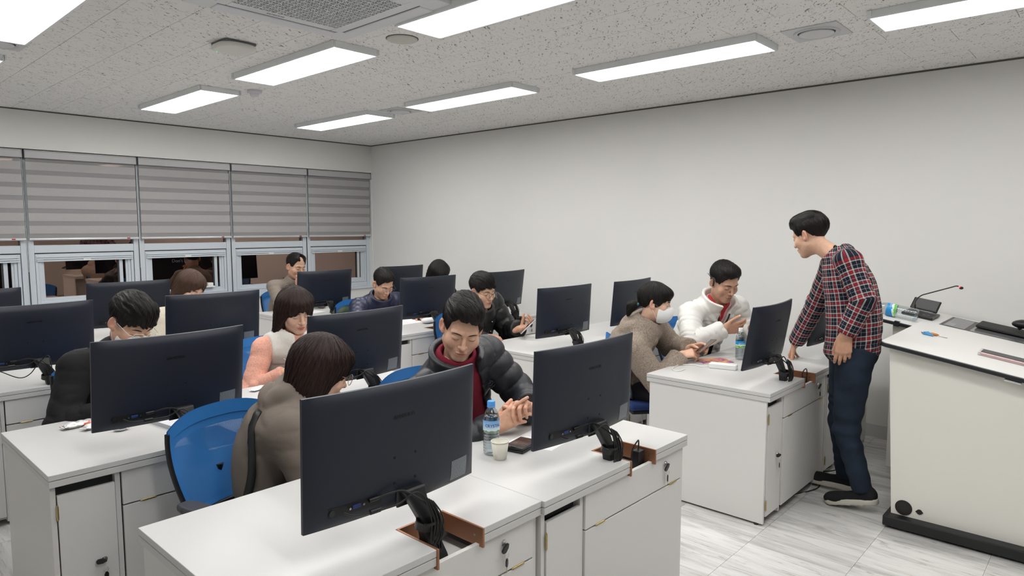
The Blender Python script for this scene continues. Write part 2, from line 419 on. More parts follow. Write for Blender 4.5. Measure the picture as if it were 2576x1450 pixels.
# smoke detector
t = thing('smoke_detector', 'small white dome smoke detector by the long light panel', 'smoke detector', (2.77, 5.47, ZC))
MB().lathe([(.058,0),(.058,-.018),(.05,-.026),(.001,-.026)], 24).build('base', mat('det_white', (.62,.62,.66), .4), t)
MB().lathe([(.036,-.026),(.036,-.042),(.028,-.052),(.0005,-.056)], 24).build('dome', mat('det_dome', (.70,.70,.73), .35), t)
# round vents with square plate
def vent(loc, lab, sq=True):
    t = thing('ceiling_vent', lab, 'vent', loc, 0, 'round ceiling vents')
    vm = mat('vent_white', (.58,.59,.60), .45)
    if sq: MB().box(-.155, .155, -.155, .155, -.006, 0).build('plate', vm, t, .002)
    MB().lathe([(.128,-.004),(.124,-.014),(.112,-.014),(.10,-.004)], 36).build('ring', vm, t)
    MB().lathe([(.112,-.0062),(.0005,-.0062)], 36).build('throat_shade', shadow_m, t)  # dark disc painted in for the shade inside the vent
    MB().lathe([(.0005,-.018),(.090,-.018),(.096,-.014),(.092,-.008)], 36).build('disc', mat('vent_disc', (.64,.65,.66), .4), t)
vent((4.185, 1.425, ZC), 'round ceiling vent in a square plate between two light panels')
vent((4.21, 5.36, ZC), 'round ceiling vent near the room corner between two lights')
vent((.98, 5.22, ZC), 'round ceiling vent cut by the edge beside the large light panel')
# ================================================================== DESKS
DW, DD, DT = .97, .765, .75
NX0, NX1, NY = .515, .70, .185
def rrect(x0, x1, y0, y1, r, n=4):
    P = []
    for cx, cy, a in ((x1-r, y0+r, -90), (x1-r, y1-r, 0), (x0+r, y1-r, 90), (x0+r, y0+r, 180)):
        for k in range(n+1): t = math.radians(a+90*k/n); P.append((cx+r*math.cos(t), cy+r*math.sin(t)))
    return P
def notch(e): return [(e,e),(NX0,e),(NX0,NY),(NX1,NY),(NX1,e),(DW-e,e),(DW-e,DD-e),(e,DD-e)]
keyb = mat('key_black', (.012,.012,.012), .35)
def lock(parent, x, y, z, turn=0.):
    # a lock on a vertical front facing -y, with a key in it and a second one hanging on a ring
    MB().cyl((x, y, z), (x, y-.004, z), .011, .010, 20).cyl((x, y-.004, z), (x, y-.008, z), .006, n=16).build('lock', steel, parent)
    M = TR(x, y-.016, z) @ rot('Y', turn) @ rot('X', 15)
    MB().prism([(-.004,.004),(.004,.004),(.010,-.010),(.0095,-.026),(.004,-.032),(-.004,-.032),(-.0095,-.026),(-.010,-.010)], -.003, .004, M @ rot('X', 90) @ Matrix.Identity(4)).build('key', keyb, parent, .0015)
    ring = [(x+.0085*math.cos(a), y-.014, z-.038+.0085*math.sin(a)) for a in np.linspace(0, 2*PI, 17)]
    MB().tube(ring, .0008, 6, False).build('key_ring', steel, parent)
    M = TR(x+.001, y-.013, z-.047) @ rot('Z', 25)
    MB().prism([(-.004,.0),(.004,.0),(.009,-.010),(.008,-.022),(.003,-.028),(-.003,-.028),(-.008,-.022),(-.009,-.010)], -.0025, .0025, M @ rot('X', 90)).build('key', keyb, parent, .0015)
    MB().box(-.0025, .0025, -.0006, .0006, -.047, -.027, M).build('key_blade', brass, parent)
def hinge(parent, p, axis, L=.05):
    m = MB(); p = Vector(p); d = Vector(axis)
    m.tube([p-d*L/2, p-d*L*.17], .0042, 10).tube([p-d*L*.16, p+d*L*.16], .0042, 10).tube([p+d*L*.17, p+d*L/2], .0042, 10)
    m.tube([p-d*(L/2+.006), p-d*L/2], [.002, .0035], 8).tube([p+d*L/2, p+d*(L/2+.006)], [.0035, .002], 8)
    m.build('hinge', brass, parent)
def make_desk():
    t = thing('computer_desk', 'x', 'desk')
    MB().prism(notch(0), .7285, DT).build('worktop', lam_m, t, .0018)
    MB().prism(notch(.004), .7262, .7288).build('edge_groove', mat('groove_dark', (.10,.10,.10), .7), t)
    MB().prism(notch(.0008), .702, .7265).build('lower_top', lam_m, t, .0018)
    for a, b in ((.006, .024), (DW-.024, DW-.006)):
        sp = MB().box(a, b, .020, .745, .012, .702).build('side_panel', lamg_m, t, .001)
        for y in (.06, .70): MB().cyl(((a+b)/2, y, 0), ((a+b)/2, y, .013), .012).build('foot', blackm, sp)
    MB().box(.220, .238, .020, .62, .02, .702).build('divider', lamg_m, t, .001)
    MB().box(.024, .22, .60, .615, .03, .702).box(.024, .22, .04, .60, .03, .045).build('cabinet_back', lamg_m, t)
    MB().box(.238, DW-.024, .30, .315, .06, .702).build('modesty_panel', lamg_m, t)
    d = MB().box(.0275, .2175, .014, .030, .05, .664).build('door', lamg_m, t, .001)
    hinge(d, (.0255, .013, .60), (0,0,1)); hinge(d, (.0255, .013, .115), (0,0,1)); lock(d, .168, .014, .372, 90)
    MB().box(.024, .220, .05, .052, .655, .702).build('cavity_shade', dark_gap, t)  # dark sheet painted in for the shade of the gap above the door
    q = MB().box(.243, DW-.030, .012, .028, .566, .699).build('drop_front', lamg_m, t, .001)
    hinge(q, (.335, .012, .5628), (1,0,0)); hinge(q, (.868, .012, .5628), (1,0,0)); lock(q, .80, .012, .664, 20)
    MB().box(.243, DW-.030, .012, .028, .05, .5595).build('lower_panel', lamg_m, t, .001)
    # copper lined cable slot
    c = MB(); th = .007
    c.box(NX0-.001, NX0+th, -.004, NY, .690, DT+.0015).box(NX1-th, NX1+.001, -.004, NY, .690, DT+.0015).box(NX0-.001, NX1+.001, NY-th, NY+.001, .690, DT+.0015)
    s = c.build('slot_trim', copper, t, .002)
    MB().cyl((NX1-th, .03, .722), (NX1-th-.0015, .03, .722), .0045, n=12).build('screw', steel, s)
    MB().box(NX0-.03, NX1+.03, .028, NY+.02, .640, .650).box(NX0-.03, NX1+.03, NY+.015, NY+.02, .65, .70).build('cable_tray', lamg_m, t)
    return t
LROWS = [(.668, 1.366), (.597, 2.830), (.530, 4.470), (.44, 5.83)]
RROWS = [(3.553, 1.380), (3.535, 2.870), (3.32, 4.41), (3.32, 5.95)]
DL = {(0,0,0): 'white desk holding the monitor with a tied cable bundle, nearest the left aisle end', (0,0,1): 'white desk with the water bottle and paper cup on it',
 (0,1,0): 'white desk with silver snack packets beside the monitor', (0,1,1): 'white desk used by the woman in the cream fur vest',
 (0,2,0): 'white desk whose monitor has a drooping cable loop', (0,2,1): 'white desk in front of the brown-haired woman',
 (0,3,0): 'white desk by the windows at the far left end', (0,3,1): 'white desk by the windows before an empty seat',
 (1,0,0): 'white desk carrying the white power adapter and magazine', (1,0,1): 'white desk on which the standing man leans his hand',
 (1,1,0): 'white desk where the man in glasses holds a phone', (1,1,1): 'white desk by the side wall behind the woman in the mask',
 (1,2,0): 'white desk with crumpled white tissue under the monitor', (1,2,1): 'white desk against the side wall with an adapter in its copper slot',
 (1,3,0): 'white desk of the man in the grey turtleneck', (1,3,1): 'white desk in the far corner by windows and side wall'}
desk0 = make_desk(); first = True
DESK = {}
for bi, rows in enumerate((LROWS, RROWS)):
    for ri, (x, y) in enumerate(rows):
        for k in range(2):
            t = desk0 if first else clone(desk0); first = False
            t.location = (x+k*(DW+.001), y+(.012 if (bi, ri, k) == (0, 0, 0) else 0)-.006, 0); t['label'] = DL[(bi, ri, k)]; t['group'] = 'white computer desks in rows'
            DESK[(bi, ri, k)] = t.location.copy()
# ================================================================== MONITORS
MW, MH, SAG = .612, .365, .024
def yc(x): return -SAG*(1-(2*x/MW)**2)
def yb(x, z):
    fx = max(0, 1-abs(2*x/MW)**6); fz = max(0, 1-abs(2*z/MH)**6)
    return yc(x)-.004-.018*(fx*fz)**.6
def patch(x0, x1, z0, z1, off, nu=8, nv=4):
    return MB().grid(lambda u, v: (x0+(x1-x0)*u, yb(x0+(x1-x0)*u, z0+(z1-z0)*v)-off, z0+(z1-z0)*v), nu, nv, True)
label_m = mat('rating_label', (.30,.33,.36), .45)
def _():
    n = NT(label_m); c = n.coords(); b = n.n('ShaderNodeTexBrick', Scale=1.0); b.offset = .37; b.squash = .7; b.squash_frequency = 3
    mp = n.n('ShaderNodeMapping'); mp.inputs['Rotation'].default_value = (-PI/2, 0, 0); n.l(c, mp.inputs[0])
    n.l(mp.outputs[0], b.inputs['Vector']); b.inputs['Brick Width'].default_value = .017; b.inputs['Row Height'].default_value = .0052; b.inputs['Mortar Size'].default_value = .0014
    nz = n.noise(n.coords(scale=(1, 1, .2)), 620, 1)
    f = n.math('MULTIPLY', n.math('GREATER_THAN', nz, .5), n.math('SUBTRACT', 1.0, b.outputs['Fac']))
    n.base(n.mix(n.math('MULTIPLY', f, .55), (.17,.19,.21), (.04,.045,.05)))
_()
vga_m = mat('vga_blue', (.012,.035,.15), .4); logo_m = mat('logo_print', (.003,.003,.004), .3)
def make_monitor():
    t = thing('monitor', 'x', 'monitor')
    N, K = 28, 18
    def fz(v): s_ = 2*v-1; return MH/2*math.copysign(abs(s_)**.75, s_)
    def fx(u): s_ = 2*u-1; return MW/2*math.copysign(abs(s_)**.8, s_)
    hb = MB().grid(lambda u, v: (fx(u), yb(fx(u), fz(v)), fz(v)), N, K, True)
    rim = [(fx(i/N), -MH/2) for i in range(N)]+[(MW/2, fz(j/K)) for j in range(K)]+[(fx(1-i/N), MH/2) for i in range(N)]+[(-MW/2, fz(1-j/K)) for j in range(K)]
    V = [(x, yb(x, z), z) for x, z in rim]+[(x, yc(x)+.006, z) for x, z in rim]; n = len(rim)
    hb.add(V, [(i, n+i, n+(i+1)%n, (i+1)%n) for i in range(n)], False)
    h = hb.build('housing', mon_m, t); h.location = (0, 0, .277); h.rotation_euler = (math.radians(5), 0, 0)
    MB().grid(lambda u, v: (fx(1-u)*.985, yc(fx(1-u)*.985)+.0062, fz(v)*.975), N, 6, True).build('screen', scr_m, h)
    MB().grid(lambda u, v: (fx(1-u), yc(fx(1-u))+.0058, fz(v)), N, 6, True).build('bezel', black_pl, h)
    text_mesh('logo', 'SAMSUNG', .0165, logo_m, h, TR(-.006, yb(0, .088)-.0004, .088) @ rot('X', 90) , .0003)
    patch(.186, .262, -.168, -.103, .0007).build('rating_label', label_m, h)
    patch(.186, .270, -.1765, -.1695, .0006).build('warning_strip', mat('warn_strip', (.05,.055,.06), .5), h)
    for dx in (-.0375, .0375):
        for dz in (-.0375, .0375):
            y = yb(dx, -.066+dz); MB().cyl((dx-.004, y+.001, -.066+dz), (dx-.004, y-.0008, -.066+dz), .0042, n=12).build('screw_hole', mat('hole_black', (.002,.002,.002), .8), h)
    patch(-.245, -.085, -.150, -.122, .0009).build('port_bay', mat('port_black', (.004,.004,.005), .5), h)
    y = yb(-.165, -.134)
    MB().box(-.178, -.152, y-.005, y, -.139, -.129).build('video_socket', vga_m, h, .002)
    for dx in (-.187, -.143): MB().cyl((dx, y-.006, -.134), (dx, y, -.134), .0035, n=8).build('socket_screw', steel, h)
    MB().cyl((-.236, yb(-.236,-.134)-.003, -.137), (-.236, yb(-.236,-.134), -.137), .009, n=16).build('power_socket', black_pl, h)
    # hinge block on the shell
    MB().box(-.035, .06, yb(0,-.14)-.006, yb(0,-.15), -.180, -.126).build('hinge_plate', black_pl, h, .004)
    # stand: leaning neck that drops into the slot
    def loft(secs, name):
        m = MB(); V = []
        for (cx, cy, cz, w_, d_) in secs: V += [(cx-w_/2, cy-d_/2, cz), (cx+w_/2, cy-d_/2, cz), (cx+w_/2, cy+d_/2, cz), (cx-w_/2, cy+d_/2, cz)]
        F = [(3,2,1,0)]+[(4*i+k, 4*i+(k+1)%4, 4*i+4+(k+1)%4, 4*i+4+k) for i in range(len(secs)-1) for k in range(4)]+[tuple(4*(len(secs)-1)+k for k in range(4))]
        return m.add(V, F).build(name, black_pl, t, .006, 3)
    loft([(.062,-.080,-.099,.085,.075), (.060,-.082,-.06,.070,.066), (.050,-.084,-.005,.050,.040), (.036,-.078,.060,.046,.030), (.020,-.062,.115,.062,.032), (.012,-.050,.150,.085,.030)], 'stand_neck')
    MB().lathe([(.036,-.012),(.040,-.012),(.040,.012),(.036,.012),(.036,-.012)], 20, TR(.042,-.088,.045) @ rot('X', 18) @ Matrix.Diagonal((1.05,.75,1,1)), False).build('cable_clip', black_pl, t)
    return t
def cable(t, pts, r=.0028, name='cable', m=rubber): return MB().tube(spline(pts, 7), r, 7).build(name, m, t)
mon0 = make_monitor()
MON = [ # block,row,k, x, y, yaw, tilt, label
 ((0,0,0), 1.178, 1.540, .2, 2, 'curved black monitor whose cables are tied in a bundle at its stand'),
 ((0,0,1), 2.082, 1.522, -.9, 2, 'curved black monitor standing beside the bottle and paper cup'),
 ((0,1,0), 1.08, 2.930, 2, 6.4, 'curved black monitor hiding the mouth of the man in black'),
 ((0,1,1), 2.04, 2.99, 2.9, 4.7, 'curved black monitor between the woman in cream vest and the seated man in black puffer'),
 ((0,2,0), .95, 4.60, 2, 5, 'curved black monitor with a drooping cable loop'),
 ((0,2,1), 1.950, 4.52, -3.6, 5.9, 'curved black monitor hiding the brown-haired woman below the brows'),
 ((0,3,0), .86, 5.95, 0, 5, 'curved black monitor by the window at the end of its row'),
 ((0,3,1), 1.894, 5.965, -2.4, 5.7, 'curved black monitor standing below the etched window lettering'),
 ((1,0,0), 3.885, 1.530, 1.9, 9, 'curved black monitor beside the bottle and white adapter'),
 ((1,0,1), 4.93, 1.535, 2, 9, 'curved black monitor half hidden behind the man in plaid shirt'),
 ((1,1,0), 3.934, 3.080, -2, 3, 'curved black monitor before the man holding a phone upright'),
 ((1,1,1), 4.80, 3.050, 3.7, 5, 'curved black monitor behind the woman in the face mask'),
 ((1,2,0), 3.88, 4.58, -2.8, 5, 'curved black monitor above crumpled white tissue'),
 ((1,2,1), 4.90, 4.60, 6, 7, 'curved black monitor by the white wall behind the man in round glasses'),
 ((1,3,0), 3.712, 5.99, -1.3, 6, 'curved black monitor in front of the man in grey turtleneck'),
 ((1,3,1), 4.74, 6.06, 0, 5, 'curved black monitor behind the man in navy jacket')]
for q, (key, x, y, ya, ti, lab) in enumerate(MON):
    t = mon0 if q == 0 else clone(mon0)
    t.location = (x, y, DT); t.rotation_euler = (0, 0, math.radians(ya)); t['label'] = lab; t['group'] = 'curved black monitors on the desks'
    for ch in t.children:
        if ch.name.startswith('housing'): ch.rotation_euler = (math.radians(ti), 0, 0)
    r = random.Random(q*5+3); PY = yb(-.165, -.134)-.012
    zc = .277-.134
    if key == (0,2,0):
        cable(t, [(-.215,PY,zc),(-.20,PY-.01,zc-.025),(-.17,PY-.015,zc-.045),(-.10,PY-.03,zc-.085),(-.05,PY-.035,zc-.07),(0,PY-.03,zc-.01),(.04,-.105,zc+.02),(.05,-.12,.03),(.06,-.10,-.06)])
    else:
        s_ = r.uniform(-.012, .02)
        cable(t, [(-.215,PY,zc),(-.19,PY-.012,zc-.012),(-.14,PY-.02,zc-.016),(-.06,PY-.03,zc-.012+s_),(.0,-.098,zc+.005),(.05,-.112,.06),(.068,-.115,-.01),(.075,-.10,-.07)])
    MB().tube([(-.145,PY-.019,zc-.016),(-.115,PY-.022,zc-.0155)], .0075, 10).build('ferrite', black_pl, t)
    cable(t, [(-.10,PY+.004,zc+.006),(-.06,PY-.012,zc+.014),(-.02,PY-.02,zc+.005),(.03,-.11,.10),(.055,-.112,.05),(.066,-.108,-.06)], .0032)
    MB().tube([(-.128,PY+.008,zc+.004),(-.10,PY+.003,zc+.006)], .006, 8).build('plug', black_pl, t)
    if q in (0, 2, 5, 14):
        lp_ = []
        for k in range(5):
            a = .008*k
            lp_ += [(.012+a*.6,-.112-.003*k,.135-.004*k),(.03+a,-.118-.004*k,.06),(.022+a,-.122,-.005-.01*(k%2)),(.045+a*.5,-.122-.003*k,.03),(.028+a*.7,-.117,.09)]
        cable(t, lp_, .0024, 'cable_bundle')
        MB().lathe([(.026,-.004),(.028,0),(.026,.004)], 16, TR(.036,-.108,.052) @ Matrix.Diagonal((1,.6,1,1)), True).build('cable_tie', rubber, t)
# power bricks lying in the copper slots
pb = thing('power_adapter', 'x', 'adapter')
MB().box(-.022, .022, -.018, .018, 0, .095).build('body', black_pl, pb, .004)
cable(pb, [(0,0,.09),(0,-.002,.125),(-.02,-.01,.14),(-.045,.0,.10),(-.05,.0,.02)], .003)
PBL = [((0,0,1), 'black power adapter standing in the copper slot beside the bottle desk monitor'), ((1,2,1), 'black power adapter in the copper slot against the side wall'),
       ((1,2,0), 'black power adapter in the copper slot by the crumpled tissue')]
for q, (key, lab) in enumerate(PBL):
    t = pb if q == 0 else clone(pb)
    L = DESK[key]; t.location = (L.x+.665, L.y+.06, .650); t['label'] = lab; t['group'] = 'power adapters in desk slots'; t.rotation_euler = (0,0,.3*q)
t = thing('power_plug', 'black plug with a curved cord in the copper slot by the standing man', 'plug', (RROWS[0][0]+.655, RROWS[0][1]+.05, .650))
MB().box(-.02,.02,-.012,.012,0,.075).build('body', black_pl, t, .004)
cable(t, [(-.01,0,.07),(-.012,0,.105),(.008,-.01,.128),(.028,-.012,.105),(.03,-.01,.03)], .0032)
# ================================================================== CHAIRS
blue_m = bpy.data.materials.new('blue_mesh'); blue_m.use_nodes = True
def _():
    n = NT(blue_m); b = n.b; b.inputs['Base Color'].default_value = (.032,.20,.55,1); b.inputs['Roughness'].default_value = .6
    at = n.attr('uvw', (1,1,1)); sx = n.n('ShaderNodeSeparateXYZ'); n.l(at, sx.inputs[0])
    a = n.math('SINE', n.math('MULTIPLY', sx.outputs[1], 1500.)); c = n.math('SINE', n.math('MULTIPLY', sx.outputs[0], 900.))
    hole = n.math('MULTIPLY', n.math('GREATER_THAN', a, .35), n.math('GREATER_THAN', c, -.55))
    inner = n.math('MULTIPLY', hole, n.math('GREATER_THAN', sx.outputs[2], .5))
    tr = n.n('ShaderNodeBsdfTransparent'); mx = n.n('ShaderNodeMixShader'); n.l(n.math('MULTIPLY', inner, .38), mx.inputs[0])
    n.l(b.outputs[0], mx.inputs[1]); n.l(tr.outputs[0], mx.inputs[2]); n.l(mx.outputs[0], n.t.nodes['Material Output'].inputs[0])
_()
seat_m = mat('seat_blue', (.012,.035,.14), .85)
grey_pad = mat('arm_pad', (.055,.055,.065), .55)
def make_chair():
    t = thing('office_chair', 'x', 'chair')
    def bk(u, v):
        s_ = 2*u-1
        hw = .205+.045*math.sin(v*PI*.5)
        z = .51+.405*v-.05*(abs(s_)**3)*v
        y = .235+.05*math.sin(v*2.2)+.02*v-.05*s_*s_
        if v < .12: hw -= .03*(1-v/.12)
        return (hw*s_, y, z)
    m = MB().grid(bk, 20, 20, True); o = m.build('mesh_back', blue_m, t)
    uv = np.array([[bk(i/20, j/20)[0], bk(i/20, j/20)[2], 1. if 1 < i < 19 and 1 < j < 16 else 0.] for j in range(21) for i in range(21)]); set_attr(o.data, 'uvw', uv)
    MB().grid(lambda u, v: tuple(np.array(bk(u, .86+.14*v))+np.array((0,.004,0))), 20, 3).grid(lambda u, v: tuple(np.array(bk(u, .86+.14*v))-np.array((0,.004,0))), 20, 3).build('top_band', mat('band_blue', (.032,.21,.58), .5), t)
    per = [bk(0, v) for v in np.linspace(0, .97, 12)]
    MB().tube(per, .010, 8).build('back_frame', black_pl, t); MB().tube([bk(1, v) for v in np.linspace(0, .97, 12)], .010, 8).build('back_frame', black_pl, t)
    MB().tube([bk(u, 0) for u in np.linspace(0, 1, 9)], .012, 8).build('back_frame', black_pl, t)
    MB().tube(spline([(0,.10,.40),(0,.27,.42),(0,.30,.55),(0,.285,.66)], 5), [.022]*5+[.02]*11, 8).build('back_support', black_pl, t)
    MB().box(-.24, .24, -.25, .22, .43, .485).build('seat', seat_m, t, .025, 3)
    MB().box(-.22, .22, -.22, .2, .405, .43).build('seat_pan', black_pl, t, .008)
    for s_ in (-1, 1):
        MB().tube(spline([(s_*.20,.02,.42),(s_*.275,.03,.44),(s_*.285,.03,.60)], 5), .016, 8).build('arm_post', black_pl, t)
        P = [(-.032,-.13),(.032,-.13),(.040,-.05),(.038,.08),(.025,.125),(-.025,.125),(-.038,.08),(-.040,-.05)]
        MB().prism(P, .60, .628, TR(s_*.285, .0, 0)).build('armrest', grey_pad, t, .010, 3)
    MB().cyl((0,0,.12),(0,0,.41),.026,.026,14).build('gas_lift', steel, t)
    for k in range(5):
        a = 2*PI*k/5+.3; c, s_ = math.cos(a), math.sin(a)
        MB().tube([(0,0,.115),(.16*c,.16*s_,.10),(.29*c,.29*s_,.075)], [.03,.022,.016], 8).build('base_leg', mat('base_grey', (.35,.35,.36), .3, metal=.6), t)
        MB().cyl((.30*c-.018*s_,.30*s_+.018*c,.028),(.30*c+.018*s_,.30*s_-.018*c,.028),.028,n=14).build('castor', blackm, t)
    return t
chair0 = make_chair()
CH = [(1.255, 2.49, 14, 'blue mesh office chair turned sideways under the woman in the hoodie'), (2.20, 2.44, 5, 'blue mesh office chair under the man in black puffer with maroon shirt'),
      (1.20, 3.97, 4, 'blue mesh office chair under the man in black sweater'), (2.16, 3.98, 10, 'blue mesh office chair under the woman in cream fur vest'),
      (4.04, 2.40, 50, 'blue mesh office chair under the woman in brown fleece'), (4.86, 2.43, -6, 'blue mesh office chair under the man in white jacket'),
      (3.92, 5.50, 0, 'blue mesh office chair under the man in navy jacket'), (3.93, 4.02, 0, 'blue mesh office chair under the man holding up a phone'),
      (2.17, 5.52, 0, 'blue mesh office chair under the brown-haired woman'), (4.80, 5.56, 0, 'blue mesh office chair under the woman with black fringe'),
      (3.93, 7.03, 0, 'blue mesh office chair under the man in grey turtleneck')]
for q, (x, y, a, lab) in enumerate(CH):
    t = chair0 if q == 0 else clone(chair0)
    t.location = (x, y, 0); t.rotation_euler = (0, 0, math.radians(a)); t['label'] = lab; t['group'] = 'blue mesh office chairs'
# ================================================================== SIGNED-DISTANCE MODELLING
V3 = lambda *a: np.array(a, dtype=np.float32)
def surf(f, lo, hi, h, slack=.006):
    lo = np.asarray(lo, np.float32); nb = np.ceil((np.asarray(hi)-lo)/(4*h)).astype(int)
    I = np.indices(nb).reshape(3, -1).T
    d = f((lo+(I+.5)*4*h).astype(np.float32)).reshape(nb)
    act = np.abs(d) < 4*h*.87*1.35+slack
    rep = lambda A: A.repeat(4, 0).repeat(4, 1).repeat(4, 2)
    val = np.pad(rep(np.where(d < 0, -1., 1.).astype(np.float32)), ((0,1),)*3, 'edge')
    m = rep(act); M = np.zeros(np.array(m.shape)+1, bool)
    for a in (0,1):
        for b in (0,1):
            for c in (0,1): M[a:a+m.shape[0], b:b+m.shape[1], c:c+m.shape[2]] |= m
    idx = np.argwhere(M); v = np.empty(len(idx), np.float32)
    for s in range(0, len(idx), 200000): v[s:s+200000] = f((lo+idx[s:s+200000]*h).astype(np.float32))
    val[M] = v
    ins = val < 0; n = np.array(val.shape)-1
    cs = np.zeros(n, np.int8)
    off = [(a,b,c) for a in (0,1) for b in (0,1) for c in (0,1)]
    for a,b,c in off: cs += ins[a:a+n[0], b:b+n[1], c:c+n[2]]
    cells = np.argwhere((cs > 0) & (cs < 8))
    cv = np.stack([val[cells[:,0]+a, cells[:,1]+b, cells[:,2]+c] for a,b,c in off], 1)
    acc = np.zeros((len(cells), 3), np.float32); cnt = np.zeros(len(cells), np.float32)
    O = np.array(off, np.float32)
    for i in range(8):
        for j in range(i+1, 8):
            if np.abs(O[i]-O[j]).sum() != 1: continue
            x = (cv[:,i] < 0) != (cv[:,j] < 0); t = cv[x,i]/(cv[x,i]-cv[x,j])
            acc[x] += O[i]+t[:,None]*(O[j]-O[i]); cnt[x] += 1
    vert = lo+(cells+acc/cnt[:,None])*h
    ids = -np.ones(n, np.int64); ids[tuple(cells.T)] = np.arange(len(cells))
    Q = []
    for ax in range(3):
        A = np.moveaxis(ins, ax, 0); e = A[1:] != A[:-1]; D = np.moveaxis(ids, ax, 0)
        e = e[:, 1:-1, 1:-1]; k = np.argwhere(e)
        if len(k) == 0: continue
        i, j, l = k[:,0], k[:,1]+1, k[:,2]+1
        q = np.stack([D[i,j-1,l-1], D[i,j,l-1], D[i,j,l], D[i,j-1,l]], 1)
        flip = A[:-1][i,j,l] ^ (ax == 1)
        q[~flip] = q[~flip][:, ::-1]; Q.append(q)
    Q = np.concatenate(Q); Q = Q[(Q >= 0).all(1)]
    return vert, Q
def np_mesh(name, V, F, m, parent=None, smooth=True, attrs=None, col=None):
    me = bpy.data.meshes.new(name); me.vertices.add(len(V)); me.vertices.foreach_set('co', np.ascontiguousarray(V, np.float32).ravel())
    me.loops.add(F.size); me.loops.foreach_set('vertex_index', np.ascontiguousarray(F, np.int32).ravel())
    me.polygons.add(len(F)); me.polygons.foreach_set('loop_start', np.arange(0, F.size, F.shape[1], dtype=np.int32))
    me.polygons.foreach_set('loop_total', np.full(len(F), F.shape[1], np.int32))
    me.update(calc_edges=True); me.polygons.foreach_set('use_smooth', np.ones(len(F), bool)); me.materials.append(m)
    for k, a in (attrs or {}).items(): set_attr(me, k, a)
    if col is not None:
        a = me.color_attributes.new('Col', 'FLOAT_COLOR', 'POINT'); a.data.foreach_set('color', np.concatenate([col, np.ones((len(col),1))], 1).astype(np.float32).ravel())
    return link(bpy.data.objects.new(name, me), parent)
def smin(a, b, k): h = np.clip(.5+.5*(b-a)/k, 0, 1); return b+(a-b)*h-k*h*(1-h)
def smax(a, b, k): return -smin(-a, -b, k)
def ell(p, c, r):
    r = np.asarray(r, np.float32); q = (p-np.asarray(c, np.float32))/r; k0 = np.sqrt((q*q).sum(1))+1e-6; q = q/r; k1 = np.sqrt((q*q).sum(1))+1e-6
    return k0*(k0-1)/k1
def cap(p, a, b, ra, rb, ret=False):
    a = np.asarray(a, np.float32); b = np.asarray(b, np.float32); ab = b-a; L2 = float(ab @ ab)+1e-9
    t = np.clip(((p-a) @ ab)/L2, 0, 1); q = p-a-t[:,None]*ab; d = np.sqrt((q*q).sum(1))-(ra+(rb-ra)*t)
    return (d, t*math.sqrt(L2)) if ret else d
_rs = np.random.RandomState(5); _K = _rs.randn(8, 6, 3).astype(np.float32); _PH = (_rs.rand(8, 6)*6.28).astype(np.float32)
def wob(p, fr, seed=0):
    K = _K[seed % 8]; o = np.zeros(len(p), np.float32)
    for i in range(6): o += np.sin(p @ (K[i]*fr)+_PH[seed % 8][i])
    return o/3.
def fold(p, fr, seed=0):
    w = wob(p, fr, seed)+.35*wob(p, fr*2.3, seed+1); return (1-np.abs(np.sin(1.3*w)))**3.6
def ab3(p): q = p.copy(); q[:,0] = np.abs(q[:,0]); return q
# ------------------------------------------------------------------ head in its own frame: face to -y, eyes at z=0
def head_f(p, H):
    jw, nk = H.get('jw', 1.), H.get('nk'); q = ab3(p)
    d = ell(p, (0,.012,.036), (.0765,.097,.082))
    d = smin(d, ell(p, (0,-.022,-.040), (.066*jw,.064,.078)), .028)
    d = smin(d, cap(q, (.047*jw,-.004,-.062), (.014,-.064,-.102), .021, .0155), .026)
    d = smin(d, ell(p, (0,-.074,-.104), (.020,.014,.014)), .022)
    d = smin(d, ell(q, (.043*jw,-.058,-.032), (.024,.021,.024)), .024)
    d = smin(d, cap(q, (.010,-.0845,.020), (.046,-.071,.017), .0085, .007), .016)
    d = smax(d, -ell(q, (.031,-.100,-.001), (.020,.0165,.0105)), .012)
    d = smin(d, ell(q, (.0315,-.0735,-.003), (.0165,.0138,.0125)), .005)
    d = smin(d, cap(p, (0,-.083,.010), (0,-.104,-.033), .0062, .0088), .013)
    d = smin(d, ell(p, (0,-.1055,-.0365), (.0115,.0105,.0095)), .007)
    d = smin(d, ell(q, (.0128,-.0965,-.0395), (.0082,.0105,.0075)), .006)
    d = smax(d, -ell(q, (.0065,-.1025,-.0475), (.0040,.006,.0034)), .003)
    d = smin(d, ell(p, (0,-.077,-.071), (.028,.0165,.021)), .018)
    d = smax(d, -cap(q, (.016,-.106,-.040), (.035,-.091,-.070), .0035, .0025), .012)
    d = smin(d, ell(q, (.0075,-.0925,-.0655), (.0165,.0070,.0048)), .004)
    d = smin(d, ell(p, (0,-.0905,-.0765), (.0185,.0078,.0060)), .005)
    op = H.get('open', 0.)
    d = smax(d, -cap(q, (0,-.101,-.0705-op*.3), (.0235,-.0895,-.0715), .0018+op, .0012), .003)
    qe = (q-V3(.0815,.012,-.008)) @ V3(.88,-.47,0,.47,.88,0,0,0,1).reshape(3,3).T; e = ell(qe, (0,0,0), (.0075,.0185,.032)); e = smax(e, -ell(qe, (.006,-.003,.002), (.0055,.0110,.019)), .005); e = smin(e, ell(q, (.076,.0,-.030), (.007,.008,.010)), .006)
    if not H.get('noear'): d = smin(d, e, .007)
    if nk is not None: d = smin(d, cap(p, (0,.016,-.055), nk, .048, .055), .03)
    return d
def on_face(H, x, z, lo=-.135, hi=0.):
    x = np.asarray(x, np.float32); z = np.asarray(z, np.float32); a = np.full(len(x), lo, np.float32); b = np.full(len(x), hi, np.float32)
    for _ in range(18):
        m = (a+b)/2; d = head_f(np.stack([x, m, z], 1), H); a = np.where(d > 0, m, a); b = np.where(d > 0, b, m)
    return (a+b)/2
